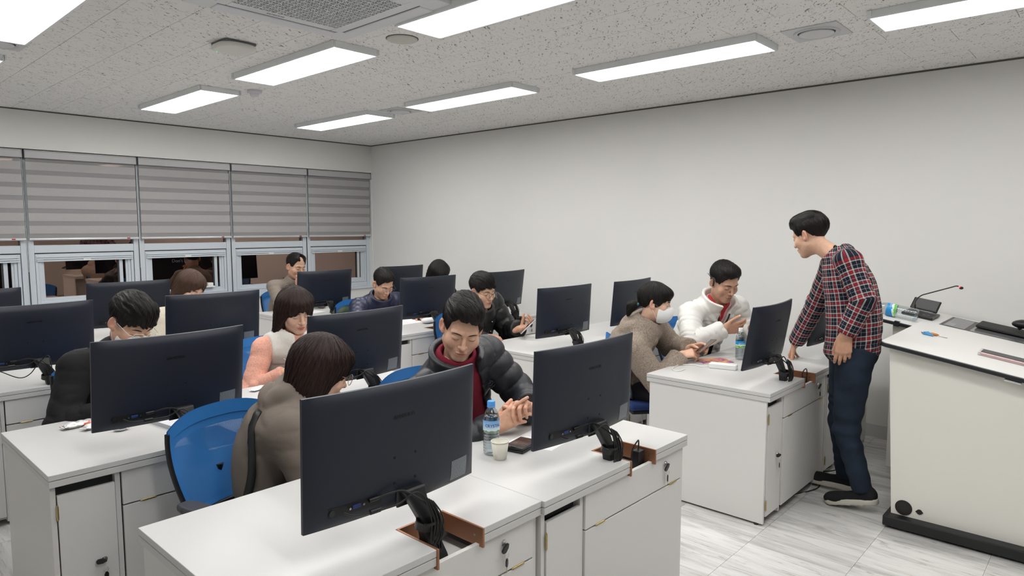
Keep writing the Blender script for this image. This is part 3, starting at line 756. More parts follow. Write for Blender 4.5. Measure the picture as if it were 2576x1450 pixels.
def face_strip(H, xs, zs, ws, off):
    xs, zs, ws = map(np.asarray, (xs, zs, ws)); zt, zb = zs+ws/2, zs-ws/2
    yt, ym, yb_ = on_face(H, xs, zt)-off*.3, on_face(H, xs, zs)-off, on_face(H, xs, zb)-off*.3
    V = np.concatenate([np.stack([xs, yt, zt], 1), np.stack([xs, ym, zs], 1), np.stack([xs, yb_, zb], 1)]); n = len(xs)
    F = np.array([(r*n+i, r*n+i+1, (r+1)*n+i+1, (r+1)*n+i) for r in (0, 1) for i in range(n-1)]); return V, F
def cat_mesh(L):
    V, F, n = [], [], 0
    for v, f in L: V.append(v); F.append(f+n); n += len(v)
    return np.concatenate(V), np.concatenate(F)
# ------------------------------------------------------------------ hair styles, head frame
def hair_f(p, st):
    x, y, z = p.T; q = ab3(p); k = st['kind']; t = st.get('t', .011)
    az = np.arctan2(x, y-.03)
    d = ell(p, (0,.014,.038), (.0775+t*st.get('sx', 1.), .098+t*1.15, .083+t*1.35))
    if k in ('short', 'fringe', 'bald', 'swept'):
        d = d+t*.95*(1-np.clip((z+.065)/.11, 0, 1))
        f0 = st.get('front', .074); sb = st.get('side', -.018)
        zl = np.interp(y, [-.13,-.088,-.066,-.050,-.036,-.020,-.004,.022,.04,.07,.13], [f0,f0,f0-.012,.034,sb+.016,sb,.022,.022,-.022,-.056,-.060])
        zl = zl+.004*np.sin(x*150+1)+.003*np.sin(x*310)
        if k == 'swept': zl = zl+.012*np.clip(x/.06*st.get('part', 1), -1, 1)*(y < -.05)
        if k == 'fringe': zl = zl+.004*np.sin(x*420)*(y < -.05)
        # volume over the forehead
        d = smin(d, ell(p, (0,-.040,.095), (.058,.046,.024+t)), .03)
        d = smax(d, zl-z, .008)
        if k == 'bald': d = smax(d, -ell(p, (.004,-.078,.108), (.030,.040,.040)), .012)
    else:
        L = st.get('len', .17); fr = st.get('front', .034); wd = st.get('wd', 1.)
        side = cap(q, (.066,.008,.05), (.080*wd,.022,-L), .032, .026)
        back = ell(p, (0,.060,.03-L*.5), (.084*wd, .058, L*.62+.05))
        hp = smin(smin(d, side, .05), back, .05)
        flick = cap(q, (.082*wd,.022,-L+.02), (.104*wd,.040,-L-.018), .018, .008)
        if st.get('flick'): hp = smin(hp, flick, .03)
        # face opening
        open_ = ell(p, (0,-.105,-.062+(fr-.034)), (.055,.085,.098))
        d = smax(hp, -open_, .010)
        d = smax(d, -ell(p, (0,-.04,-.20), (.052,.075,.09)), .02)
        if k == 'long':    # fringe falling to the brows
            b = ell(p, (0,-.030,.066), (.074,.078,.052)); zl = fr+.004*np.sin(x*210)+.0035*np.sin(x*470+1)-.018*(np.abs(x)/.06)**3
            d = smin(d, smax(b, zl-z, .006), .008)
        if k == 'pony':
            d2 = ell(p, (0,.014,.038), (.0775+t, .098+t, .083+t*1.3))
            zl = np.interp(y, [-.13,-.08,-.05,-.02,.0,.03,.06,.13], [fr,fr,.01,-.045,-.010,-.012,-.055,-.075]); d2 = smax(d2, zl-z, .008)
            b = ell(p, (0,-.030,.066), (.072,.076,.050)); d2 = smin(d2, smax(b, fr+.004*np.sin(x*260)-z-.030*(np.abs(x)/.066)**4, .006), .01)
            tail = smin(cap(p, (0,.098,-.03), (0,.140,-.052), .020, .030), cap(p, (0,.140,-.052), (0,.150,-.115), .030, .012), .02)
            d = smin(d2, tail, .015)
        if k == 'part':    # centre parting swept back to both sides
            b = ell(p, (0,-.020,.060), (.078,.080,.062)); zl = -.01+.075*(1-np.clip(np.abs(x-st.get('px', .01))/.075, 0, 1))**.8
            d = smin(d, smax(b, zl-z, .006), .01)
            d = d+.004*np.exp(-((x-.012)/.003)**2)*(z > .05)*(y < .03)
    g = np.sin(az*23+5*np.sin(z*31+1.3))+.8*np.sin(az*41+1.7+4*np.sin(z*23))+.6*np.sin(az*67+.4+3*np.sin(z*40+2))
    if k in ('short', 'fringe', 'swept', 'bald'):
        g2 = np.sin(x*260+40*y+3*np.sin(z*60))+.8*np.sin(x*430+3*np.sin(y*50)); wgt = np.clip((z-.06)/.03, 0, 1); g = g*(1-wgt)+1.2*g2*wgt
    return d-.45*st.get('amp', .0013)*g
# ------------------------------------------------------------------ hands: wrist at 0, fingers +x, back of the hand +z, thumb +y (right hand)
FING = [(.088,.028,(.041,.025,.021)), (.092,.008,(.045,.028,.022)), (.087,-.012,(.042,.026,.021)), (.079,-.030,(.033,.020,.018))]
def hand_f_factory(side, pose):
    sg = side; segs = []
    curls = pose.get('curl', [(.35,.5,.3)]*4); spread = pose.get('spread', .05)
    palm = []
    for i, (mx, my, ln) in enumerate(FING):
        c = curls[i] if len(curls) == 4 else curls[0]; p = np.array((mx, my*sg, 0.)); a = 0.; sp = spread*(1.5-i)*sg; r = (.0098, .0088, .0080, .0068) if i < 3 else (.0088, .0078, .0070, .0060)
        palm.append(((.012, my*.62*sg, 0.), tuple(p)))
        for k in range(3):
            a += c[k]; dr = np.array((math.cos(a)*math.cos(sp), math.cos(a)*math.sin(sp), -math.sin(a))); e = p+dr*ln[k]; segs.append((p.copy(), e.copy(), r[k], r[k+1], i)); p = e
    th = pose.get('thumb', (.75, .25, .2, .25))  # yaw out, down, bend1, bend2
    p = np.array((.020, .024*sg, -.006)); yaw, dn = th[0], th[1]; r = (.0145, .0108, .0100, .0080)
    for k, ln in enumerate((.044, .033, .028)):
        if k: yaw -= th[1+k]
        dr = np.array((math.cos(yaw)*math.cos(dn), math.sin(yaw)*sg*math.cos(dn), -math.sin(dn))); e = p+dr*ln; segs.append((p.copy(), e.copy(), r[k], r[k+1], 4)); p = e
    def f(p):
        d = cap(p, (-.05,0,0), (.006,0,0), .0245, .024)
        q = p*np.array((1, 1, 1.15), np.float32)
        for a, b in palm: d = smin(d, cap(q, a, b, .0155, .0120), .012)
        fd = [None]*5
        for a, b, ra, rb, i in segs:
            c = cap(p, a, b, ra, rb); fd[i] = c if fd[i] is None else smin(fd[i], c, .003)
        for i in range(4): d = smin(d, fd[i], .006)
        return smin(d, fd[4], .010)
    return f, segs
POSE = {
 'relax': dict(curl=[(.35,.5,.3),(.42,.55,.3),(.48,.6,.3),(.5,.6,.3)], thumb=(.55,.45,.25,.2)),
 'table': dict(curl=[(.30,.35,.2),(.35,.4,.2),(.4,.45,.2),(.4,.5,.2)], thumb=(.8,.3,.2,.2), spread=.10),
 'hold': dict(curl=[(.75,.75,.4),(.8,.8,.4),(.85,.85,.4),(.9,.9,.4)], thumb=(.6,.9,.2,.2)),
 'phone': dict(curl=[(.55,.85,.5),(.6,.9,.5),(.65,.95,.5),(.7,.95,.5)], thumb=(.75,.75,.3,.2)),
 'clasp': dict(curl=[(.30,.35,.15),(.42,.40,.15),(.55,.45,.2),(.7,.5,.2)], thumb=(.45,.25,.2,.1), spread=.10),
 'point': dict(curl=[(.15,.25,.15),(.35,.6,.4),(.5,.8,.4),(.6,.8,.4)], thumb=(.7,.3,.2,.2)),
 'fist': dict(curl=[(1.2,1.3,.6)]*4, thumb=(.5,.8,.4,.4)),
}
# ------------------------------------------------------------------ people materials
def skin_mat(name, tint):
    if name in MATS: return MATS[name]
    m = mat(name, (.6,.4,.3), .48, spec=.4); n = NT(m); a = n.n('ShaderNodeAttribute', attribute_name='Col')
    nz = n.noise(n.coords('Object'), 55, 3); mx = n.n('ShaderNodeMix', data_type='RGBA', blend_type='MULTIPLY'); mx.inputs[0].default_value = 1
    n.l(a.outputs['Color'], mx.inputs[6]); n.l(n.ramp(nz, [(.3, (.93,.89,.87)), (.7, (1.04,1.03,1.02))]), mx.inputs[7]); n.base(mx.outputs[2])
    n.bump(n.noise(n.coords('Object'), 600, 2), .12, .0008)
    n.b.inputs['Subsurface Weight'].default_value = .08; n.b.inputs['Subsurface Radius'].default_value = (.012,.005,.003); n.b.inputs['Subsurface Scale'].default_value = .5
    return m
def hair_mat(name, a, b, rough=.46):
    if name in MATS: return MATS[name]
    m = mat(name, a, rough, spec=.22); n = NT(m); c = n.attr('flow', (90, 90, 3)); z = n.noise(c, 1., 3, .6)
    n.base(n.ramp(z, [(.35, a), (.75, b)])); n.bump(z, .55, .004); return m
def cloth_mat(name, col, kind='knit', rough=.85):
    if name in MATS: return MATS[name]
    m = mat(name, col, rough, spec=.25); n = NT(m); c = n.coords('Object')
    if kind == 'knit':
        z = n.noise(c, 420, 2); n.base(n.mix(n.noise(c, 9, 3), tuple(v*.86 for v in col), tuple(min(1, v*1.12) for v in col))); n.bump(z, .3, .002)
    elif kind == 'wool':
        z = n.noise(c, 110, 4, .65, .5); n.base(n.ramp(z, [(.30, tuple(v*.80 for v in col)), (.62, tuple(min(1, v*1.06) for v in col))])); n.bump(z, .5, .006)
    elif kind == 'fleece':
        z = n.noise(c, 130, 4, .7, .6); n.base(n.ramp(z, [(.32, tuple(v*.55 for v in col)), (.62, tuple(min(1, v*1.2) for v in col))])); n.bump(z, 1., .009)
    elif kind == 'fur':
        z = n.noise(c, 170, 4, .75, .9); n.base(n.ramp(z, [(.3, tuple(v*.90 for v in col)), (.6, tuple(min(1, v*1.06) for v in col))])); n.bump(z, .7, .008)
    elif kind == 'nylon':
        z = n.noise(c, 38, 3, .55, .9); n.bump(z, .10, .010); n.b.inputs['Roughness'].default_value = rough; n.b.inputs['Specular IOR Level'].default_value = .5
    elif kind == 'denim':
        z = n.noise(c, 7, 4); n.base(n.ramp(z, [(.3, tuple(v*.7 for v in col)), (.7, tuple(v*1.5 for v in col))])); n.bump(n.noise(c, 500, 2), .25, .002)
    return m
def plaid_mat():
    if 'plaid' in MATS: return MATS['plaid']
    m = mat('plaid', (.1,.1,.1), .85, spec=.2); n = NT(m); at = n.attr('uvw', (1,1,1)); sx = n.n('ShaderNodeSeparateXYZ'); n.l(at, sx.inputs[0])
    def band(co, period, lo, hi, sh=0.):
        f = n.math('FRACT', n.math('ADD', n.math('DIVIDE', co, period), sh)); return n.math('MULTIPLY', n.math('GREATER_THAN', f, lo), n.math('LESS_THAN', f, hi))
    col = None
    P = .070
    def layer(axis):
        co = sx.outputs[axis]; red = band(co, P, .0, .19)
        wh = n.math('MAXIMUM', n.math('MAXIMUM', band(co, P, .23, .32), band(co, P, .88, .97)), band(co, P, .60, .625))
        return red, wh
    ru, wu = layer(0); rv, wv = layer(1)
    red = n.math('MULTIPLY', n.math('ADD', ru, rv), .5); wh = n.math('MULTIPLY', n.math('ADD', wu, wv), .5)
    c = n.mix(red, (.008,.011,.021), (.30,.014,.022)); c = n.mix(wh, c, (.50,.49,.48)); n.base(c)
    n.bump(n.noise(n.coords('Object'), 380, 2), .3, .002); return m
SKIN = {'a': (.66,.41,.295), 'b': (.68,.45,.33), 'c': (.55,.335,.235), 'd': (.62,.385,.27)}
# ------------------------------------------------------------------ a whole person
def ik(S, W, l1, l2, pole):
    S, W, pole = map(np.asarray, (S, W, pole)); v = W-S; L = np.linalg.norm(v); l = min(L, (l1+l2)*.999); u = v/L
    a = (l1*l1-l2*l2+l*l)/(2*l); h = math.sqrt(max(l1*l1-a*a, 0)); q = pole-u*(pole @ u); q = q/np.linalg.norm(q); return S+u*a+q*h
def unit(v): v = np.asarray(v, float); return v/np.linalg.norm(v)
class Person:
    def __init__(s, label, group=None, **k):
        s.k = k; s.root = thing('person', label, 'person', (k['hips'][0], k['hips'][1], 0), 0, group)
        s.off = np.array((k['hips'][0], k['hips'][1], 0.))
        ph, pi_, ro = k['face']; s.hp = np.array(k['head'], float)-s.off; s.sc = k.get('hs', 1.)
        s.R = np.array((rot('Z', ph+90) @ rot('X', pi_) @ rot('Y', ro)).to_3x3())
        cf = math.radians(k.get('chest', -90)); s.F = np.array((math.cos(cf), math.sin(cf), 0.)); s.Rt = np.array((s.F[1], -s.F[0], 0.))*1.
        s.hips = np.array((0, 0, k['hips'][2])); b = k.get('build', 1.)
        s.hl0 = None; up = s.R @ np.array((0,0,1.)); s.nb = s.hp-.085*up-np.array((0,0,.085))-s.F*k.get('nback', .035) if 'neck' not in k else np.array(k['neck'])-s.off
        ax = s.nb-s.hips; s.len = np.linalg.norm(ax); s.ax = ax/s.len; s.D = unit(s.F-s.ax*(s.F @ s.ax)); s.Rt = unit(np.cross(s.D, s.ax)); s.b = b
        sw = k.get('sw', .178)*b; dn = k.get('sdrop', .072)
        s.sh = {1: s.nb+s.Rt*sw-s.ax*dn+s.D*k.get('sfwd', .0), -1: s.nb-s.Rt*sw-s.ax*dn+s.D*k.get('sfwd', .0)}   # 1 = right
        s.arm = {}
        for sd, nm in ((1, 'r'), (-1, 'l')):
            A = k[nm]; W = np.array(A['w'], float)-s.off; pole = A.get('pole', s.Rt*sd*.5+np.array((0,0,-1.))-s.D*.3); al = A.get('al', k.get('al', 1.)); E = ik(s.sh[sd], W, .285*al, .255*al, pole)
            s.arm[sd] = (E, W, A)
        s.bow = k.get('bow', .04); s.res = k.get('res', .008)
    # ---- torso distance with elliptic sections
    def torso(s, p, th, prof=None):
        prof = prof or s.k.get('prof') or [(0,.172,.125),(.25,.160,.122),(.5,.158,.118),(.72,.168,.115),(.88,.150,.098),(1.,.085,.070)]
        q = p-s.hips.astype(np.float32); a = q @ s.ax.astype(np.float32); t = np.clip(a/s.len, 0, 1)
        T, W, Dp = zip(*prof); w_ = np.interp(t, T, W)*s.b+th; d_ = np.interp(t, T, Dp)*s.b+th
        c = (4*t*(1-t)*s.bow)[:,None]*(-s.D.astype(np.float32))[None]
        q = q-c; x = q @ s.Rt.astype(np.float32); y = q @ s.D.astype(np.float32); z = (a-t*s.len)
        k = np.sqrt((x/w_)**2+(y/d_)**2+(z/(.07+th))**2)+1e-6
        return (k-1)*np.minimum(w_, d_)*.95, a, x, y, w_
    def arms(s, p, th, r=(.056,.046,.046,.034)):
        out = []
        for sd in (1, -1):
            E, W, A = s.arm[sd]; b = s.b; S_ = s.sh[sd]; le = np.linalg.norm(E-S_)
            Wc = W+unit(E-W)*A.get('cuff', .012)
            d0, s0 = cap(p, s.nb-s.ax*.012, S_, .046+th*.7, r[0]*b*.97+th, True); d1, s1 = cap(p, S_, E, r[0]*b+th, r[1]*b+th, True); d2, s2 = cap(p, E, Wc, r[2]*b+th, r[3]*b+th, True)
            pl = (p-Wc.astype(np.float32)) @ unit(W-E).astype(np.float32); d2 = smax(d2, pl-.004, .006)
            d = smin(smin(d1, d2, .02), d0, .03); l0 = np.linalg.norm(S_-s.nb)
            sl = np.where((d0 < d1) & (d0 < d2), s0-l0, np.where(d1 < d2, s1, le+s2)); out.append((d, sl, le))
        return out
    def neckhole(s, p, r, low=.03):
        a = s.nb-s.ax*low+s.D*.012; b = s.nb+unit(s.hp-s.nb)*.25; return cap(p, a, b, r, r+.01)
    def bounds(s, th=.1):
        P = [s.hips, s.nb, s.sh[1], s.sh[-1]]+[q for sd in (1,-1) for q in s.arm[sd][:2]]; P = np.array(P); return P.min(0)-.19-th, P.max(0)+.15+th
    def garment(s, name, m, th, folds=.004, puff=None, neck=.062, open_=None, collar=None, hood=False, sleeves=True, hem=.02, extra=None, seed=0, res=None, prof=None, label=None, quilt=None, r=(.056,.046,.046,.034), vest=False, ka=.018):
        def f(p):
            d, a, x, y, w_ = s.torso(p, th, prof)
            if quilt: d = d-quilt*np.abs(np.sin(x*38+1.6*np.sin(a*42))*np.sin(a*44+1.1*np.sin(x*40)))**.5+quilt*.6
            if puff: L, am = puff; d = d-am*np.abs(np.sin(PI*(a+.2*np.abs(x))/L))**.42+am*.6
            d = d+folds*fold(p*np.array((1,1,1.5), np.float32), 15, seed)
            if not sleeves:
                d = smin(d, cap(p, s.sh[1], s.sh[-1], .046*s.b+th*.8, .046*s.b+th*.8), .05)
                for sd in (1, -1): d = smin(d, cap(p, s.nb-s.ax*.012, s.sh[sd], .046+th*.6, .048*s.b+th*.8), .04)
                if vest: d = smax(d, np.abs((p-s.nb.astype(np.float32)) @ s.Rt.astype(np.float32))-vest, .012)
            if open_:
                q = p-s.nb.astype(np.float32); x_ = q @ s.Rt.astype(np.float32)-(open_[2] if len(open_) > 2 else 0.); y_ = q @ s.D.astype(np.float32); a_ = -(q @ s.ax.astype(np.float32))
                wd = np.maximum(open_[0]+open_[1]*np.maximum(a_, 0), .008); wdg = np.maximum(np.abs(x_)-wd, -(y_-.012)); d = smax(d, -wdg, .012)
            if sleeves:
                for i, (da, sl, le) in enumerate(s.arms(p, th, r)):
                    if puff: da = da-puff[1]*np.abs(np.sin(PI*(sl+.03)/(puff[0]*.85)))**.42+puff[1]*.6
                    if quilt: da = da-quilt*.9*np.abs(np.sin(sl*42+1.1*np.sin(p[:,2]*40+p[:,0]*25)))**.5+quilt*.5
                    el = np.exp(-((sl-le)/.10)**2)+.6*np.exp(-((sl+.0)/.08)**2)
                    da = da+folds*(.3+.9*el)*(1-np.abs(np.sin(sl*46+2.4*wob(p, 10, seed+i+1))))**1.6+folds*.55*fold(p, 20, seed+2)
                    d = smin(d, da, ka)
            if collar:
                h, rc, tk = collar[:3]; up = unit(s.hp-s.nb)*.35+s.ax*.65; c0 = s.nb-s.ax*.03+s.D*.010
                q = p-c0.astype(np.float32); ca = q @ unit(up).astype(np.float32); rad = np.sqrt(np.maximum((q*q).sum(1)-ca*ca, 0)); fl = collar[3] if len(collar) > 3 else .1
                if open_: fl = fl+.0
                cd_ = np.maximum(np.abs(rad-(rc+fl*np.maximum(ca, 0)))-tk, np.maximum(ca-h, -.02-ca))-.004
                if open_: cd_ = smax(cd_, -wdg, .010)
                d = smin(d, cd_+folds*.4*wob(p, 26, seed+3), .022)
                d = smax(d, -np.maximum(rad-(rc+fl*np.maximum(ca,0))+tk*.6, -ca-.01), .006)
            else: d = smax(d, -s.neckhole(p, neck), .012)
            if hood:
                c0 = s.nb-s.D*.075+s.ax*.0
                hd = smin(ell((p-c0.astype(np.float32)) @ np.stack([s.Rt, s.D, s.ax], 1).astype(np.float32), (0,-.010,-.030), (.128,.078,.062)), 9., .01)
                for sd in (1, -1): hd = smin(hd, cap(p, s.nb-s.D*.06+s.Rt*.09*sd+s.ax*.02, s.nb+s.D*.085+s.Rt*.05*sd-s.ax*.045, .045, .032), .04)
                hd = smax(hd, -s.neckhole(p, .068, .0), .02); hd = hd+.010*fold(p, 13, 3)-.003; d = smin(d, hd, .012)
            if extra: d = extra(p, d)
            return smax(d, -(p-s.hips.astype(np.float32)) @ s.ax.astype(np.float32)-hem, .01)
        lo, hi = s.bounds(th); lo[2] = max(lo[2], s.hips[2]-hem-.05); V, F = surf(f, lo, hi, res or s.res, .02)
        d, a, x, y, w_ = s.torso(V.astype(np.float32), th, prof); U = np.arctan2(x, y)*.15; Sx = a; best = d
        if sleeves:
            for (da, sl, le), sd in zip(s.arms(V.astype(np.float32), th, r), (1, -1)):
                E, W, A = s.arm[sd]; S_ = s.sh[sd]; du = unit(E-S_); df = unit(W-E); up = (sl < le)[:,None]
                ref = np.cross(du, df); ref = unit(ref) if np.linalg.norm(ref) > .05 else unit(np.cross(du, (0.3,.2,1)))
                if ref @ (S_-s.nb) < 0: ref = -ref
                e2u, e2f = np.cross(du, ref), np.cross(df, ref); c = np.where(up, S_+du*sl[:,None], E+df*(sl-le)[:,None])
                q = V-c; ang = np.arctan2(np.where(up, q*e2u, q*e2f).sum(1), q @ ref); take = da < best-.004; U = np.where(take, ang*.058+.3, U); Sx = np.where(take, sl, Sx); best = np.minimum(best, da)
        o = np_mesh(name, V, F, m, s.root, attrs={'uvw': np.stack([U, Sx, U*0], 1)})
        if label: o['label'] = label
        return o
    def body(s, tone='a', **H):
        base = np.array(SKIN[tone], np.float32); Ri = s.R.T; nk = Ri @ (s.nb+s.ax*-.02-s.hp)/s.sc; H['nk'] = nk; s.H = H
        pts = []; cols = []
        V, F = surf(lambda p: head_f(p, H), (-.10,-.125,-.20), (.10,.125,.135), s.k.get('hres', .0032), .004)
        x, y, z = V.T; C = np.tile(base, (len(V), 1)); ax_ = np.abs(x)
        lip = np.maximum(np.exp(-((ax_-.007)/.0150)**2-((z+.0655)/.0042)**2), np.exp(-(x/.0170)**2-((z+.0765)/.0055)**2))*(y < -.082)
        lc = np.array(H.get('lip', base*np.array((.92,.62,.62))), np.float32); C = C+(lc-C)*np.clip(lip*1.25, 0, 1)[:,None]
        ch = np.exp(-((ax_-.042)/.022)**2-((z+.035)/.022)**2)*(y < -.03)*.30; C = C*(1-ch[:,None]*np.array((0,.16,.14)))
        no = np.exp(-(x/.016)**2-((z+.036)/.016)**2)*(y < -.09)*.3; C = C*(1-no[:,None]*np.array((0,.18,.16)))
        ea = np.clip((ax_-.074)/.008, 0, 1); C = C*(1-ea[:,None]*np.array((.0,.15,.14)))
        if H.get('beard'):
            bd = np.clip((-.045-z)/.02, 0, 1)*(y < .0)*np.clip((z+.13)/.02, 0, 1)*H['beard']; C = C*(1-bd[:,None]*np.array((.28,.22,.16)))
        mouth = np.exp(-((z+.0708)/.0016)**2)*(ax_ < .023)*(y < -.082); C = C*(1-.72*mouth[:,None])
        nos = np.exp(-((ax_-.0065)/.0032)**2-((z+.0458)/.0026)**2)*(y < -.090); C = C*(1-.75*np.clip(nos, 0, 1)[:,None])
        M = [((V*s.sc) @ s.R.T+s.hp, F)]; cols.append(C)
        s.hands = {}
        for sd, nm in ((1, 'r'), (-1, 'l')):
            E, W, A = s.arm[sd]; X = unit(A['dir']); Z = np.asarray(A['back'], float); Z = unit(Z-X*(Z @ X)); Y = np.cross(Z, X); B = np.stack([X, Y, Z], 1); ps = A.get('pose', 'relax'); ps = POSE[ps] if isinstance(ps, str) else ps; hz = A.get('size', 1.)*(.93 if H.get('fem') else 1.)
            hf, segs = hand_f_factory(sd, ps); fo = B.T @ (unit(E-W))*.13
            def g(p): return smin(hf(p), cap(p, (-.0,0,0), fo, .0245, .032), .015)
            lo = np.minimum(np.minimum(fo-.04, (-.06,-.09,-.16)), 0); hi = np.maximum(np.maximum(fo+.04, (.20,.09,.06)), 0)
            Vh, Fh = surf(g, lo, hi, s.k.get('hdres', .0032), .003); Ch = np.tile(base*np.array((.97,.90,.86)), (len(Vh), 1))
            for a, b_, ra, rb, i in segs:
                kn = np.exp(-(((Vh-a)**2).sum(1))/(.010**2))*(Vh[:,2] > a[2]); Ch = Ch*(1-.14*kn[:,None]*np.array((.3,1,1)))
            for a, b_, ra, rb, i in [q for j, q in enumerate(segs) if j % 3 == 2]:
                dr = unit(b_-a); nrm = np.array((-dr[2]*-1*0-0, 0, 1.)); nrm = unit(np.array((0,0,1.))-dr*dr[2]) if i < 4 else unit(np.array((0,.6*sd,.8))-dr*(dr @ np.array((0,.6*sd,.8))))
                nc = b_-dr*.004+nrm*rb; nl = np.clip(1.25-np.sqrt((((Vh-nc)/.0062)**2).sum(1)), 0, 1); Ch = Ch+(np.array((.72,.46,.38))-Ch)*np.clip(nl*2, 0, .8)[:,None]
            M.append(((Vh*hz) @ B.T+W, Fh)); cols.append(Ch); s.hands[sd] = (B, W, segs)
        # limbs and trunk under the clothes
        def under(p):
            d = s.torso(p, -.02)[0]
            for da, _, _ in s.arms(p, -.012): d = smin(d, da, .03)
            return smin(d, cap(p, s.nb-s.ax*.12, s.nb-s.ax*.03, .05, .045), .03)
        lo, hi = s.bounds(0); Vu, Fu = surf(under, lo, hi, .02, .01); M.append((Vu, Fu)); cols.append(np.tile(base, (len(Vu), 1)))
        V, F = cat_mesh(M); C = np.concatenate(cols)
        s.bodyo = np_mesh('body', V, F, skin_mat('skin_'+tone, base), s.root, col=np.clip(C, 0, 1))
        # brows and lashes
        bc = H.get('brow', (.02,.014,.011)); bm = mat('brow_%02d' % int(bc[0]*1000), bc, .7); lm = mat('lash', (.012,.008,.007), .6)
        for sd in (1, -1):
            t = np.linspace(0, 1, 14); xs = sd*(.013+.040*t); zs = H.get('bz', .0170)+.0035*np.sin(t*2.6)-.002*t; ws = 1.35*H.get('bw', .0062)*(1-.8*t**2.2)*(.45+.55*np.clip(t*5, 0, 1))
            Vb, Fb = face_strip(H, xs, zs, ws, .0013); np_mesh('eyebrow', (Vb*s.sc) @ s.R.T+s.hp, Fb, bm, s.bodyo)
            xs = sd*(.0165+.030*t); zs = -.0040-.0050*np.sin(t*PI)-.001*t; ws = .0010+.0010*np.sin(t*PI*.9)
            Vb, Fb = face_strip(H, xs, zs, ws, .0009); np_mesh('eyelash', (Vb*s.sc) @ s.R.T+s.hp, Fb, lm, s.bodyo)
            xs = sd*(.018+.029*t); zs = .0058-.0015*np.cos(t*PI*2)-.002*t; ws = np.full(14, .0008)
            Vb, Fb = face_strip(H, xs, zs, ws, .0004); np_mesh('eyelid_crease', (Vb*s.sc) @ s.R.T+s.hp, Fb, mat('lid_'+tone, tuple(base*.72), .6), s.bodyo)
        return s
    def hair(s, m, res=.0042, strands=0, seed=1, **st):
        V, F = surf(lambda p: hair_f(p, st), (-.16,-.14,-.30), (.16,.20,.15), res, .006)
        fl = np.stack([np.arctan2(V[:,0], V[:,1]-.03), V[:,0]*2+V[:,1]*.6, V[:,2]*4], 1)
        if st['kind'] in ('short', 'fringe', 'swept', 'bald'):
            fl[:,0] = np.where(V[:,2] > .07, V[:,0]*16+V[:,1]*3, fl[:,0])
        o = np_mesh('hair', (V*s.sc) @ s.R.T+s.hp, F, m, s.root, attrs={'flow': fl})
        if strands:
            # loose locks: thin ribbons following the hair downwards, lifted slightly from the surface
            rs = np.random.RandomState(seed); e = .002
            def nrm(P): g = np.stack([hair_f(P+np.array(v, np.float32)*e, st)-hair_f(P-np.array(v, np.float32)*e, st) for v in np.eye(3)], 1); return g/(np.linalg.norm(g, axis=1, keepdims=True)+1e-9)
            cand = V[(V[:,2] > (.035 if st['kind'] in ('short','swept','fringe','bald') else -9))]; cand = cand[(cand[:,1] > -.055) | (st['kind'] not in ('short','swept','bald'))]; sel = cand[rs.choice(len(cand), strands)].astype(np.float32); lift = rs.uniform(.0004, .0032, strands)[:,None]; P = sel.copy(); path = []
            top = np.array((0, .03, .125), np.float32); N0 = None
            for k in range(9):
                n_ = nrm(P); P = P-n_*hair_f(P, st)[:,None]; path.append(P+n_*lift*(.3+.12*k)); 
                dn = np.array((0,0,-1.), np.float32)[None]*(.55+.0*P)+(P-top)*np.array((3.2,3.2,0), np.float32)+rs.randn(1, 3).astype(np.float32)*.05
                if st['kind'] in ('short','swept','fringe'): dn = np.where(P[:,2:3] > .075, dn*.3+np.array((st.get('part', 0.)*-1.0, -1.0, 0), np.float32)[None], dn)
                tn = dn-n_*(dn*n_).sum(1, keepdims=True); tn /= np.linalg.norm(tn, axis=1, keepdims=True)+1e-9; P = P+tn*rs.uniform(.006, .0085, (strands, 1)).astype(np.float32)*st.get('step', 1.)
            path = np.stack(path, 1)
            if st['kind'] in ('short', 'swept', 'bald'):
                ok = ~((path[:,:,2].min(1) < st.get('front', .074)-.004) & (path[:,:,1].min(1) < -.05)); path = path[ok]; strands = len(path)
            tan = path[:, -1]-path[:, 0]; sdv = np.cross(tan, nrm(path[:, 4].astype(np.float32))); sdv /= np.linalg.norm(sdv, axis=1, keepdims=True)+1e-9
            wd = .0009*np.array([.5,.9,1,1,1,.9,.7,.45,.1])[None,:,None]
            A = path+sdv[:,None]*wd; B = path-sdv[:,None]*wd; Vr = np.stack([A, B], 2).reshape(-1, 3)
            Fr = np.array([(0,1,3,2)])+2*np.arange(8)[:,None]; Fr = (Fr[None]+18*np.arange(strands)[:,None,None]).reshape(-1, 4)
            fr = np.repeat(rs.rand(strands, 1)*9, 18, 0); q = np_mesh('hair_strands', (Vr*s.sc) @ s.R.T+s.hp, Fr, m, o, attrs={'flow': np.concatenate([fr, fr, fr*0], 1)}); q['kind'] = 'stuff'
        return o
    def legs(s, m, knees, ankles, shoe_m=None, th=0., r=(.085,.062,.058,.042), folds=.004, sole_m=None, toe=None, cuff=.0):
        k = [np.array(q, float)-s.off for q in knees]; a = [np.array(q, float)-s.off for q in ankles]; hp = [s.hips+s.Rt*.085*sd*s.b-s.ax*0+np.array((0,0,-.02)) for sd in (1,-1)]
        def f(p):
            d = ell((p-s.hips.astype(np.float32)) @ np.stack([s.Rt, s.D, np.cross(s.Rt, s.D)], 1).astype(np.float32), (0,-.01,-.01), (.165*s.b,.125*s.b,.12))
            for i in (0, 1):
                d1, s1 = cap(p, hp[i], k[i], r[0]*s.b, r[1], True); d2, s2 = cap(p, k[i], a[i], r[2], r[3], True)
                e = smin(d1, d2, .02); kn = np.exp(-(((p-k[i].astype(np.float32))**2).sum(1))/.012)
                e = e+folds*(.4+1.2*kn)*np.sin((p @ unit(a[i]-hp[i]).astype(np.float32))*70+4*wob(p, 8, i)); bot = ((p-a[i].astype(np.float32)) @ unit(a[i]-k[i]).astype(np.float32)); e = smax(e, bot-.01, .006); d = smin(d, e, .025 if i == 0 else .012)
            return d
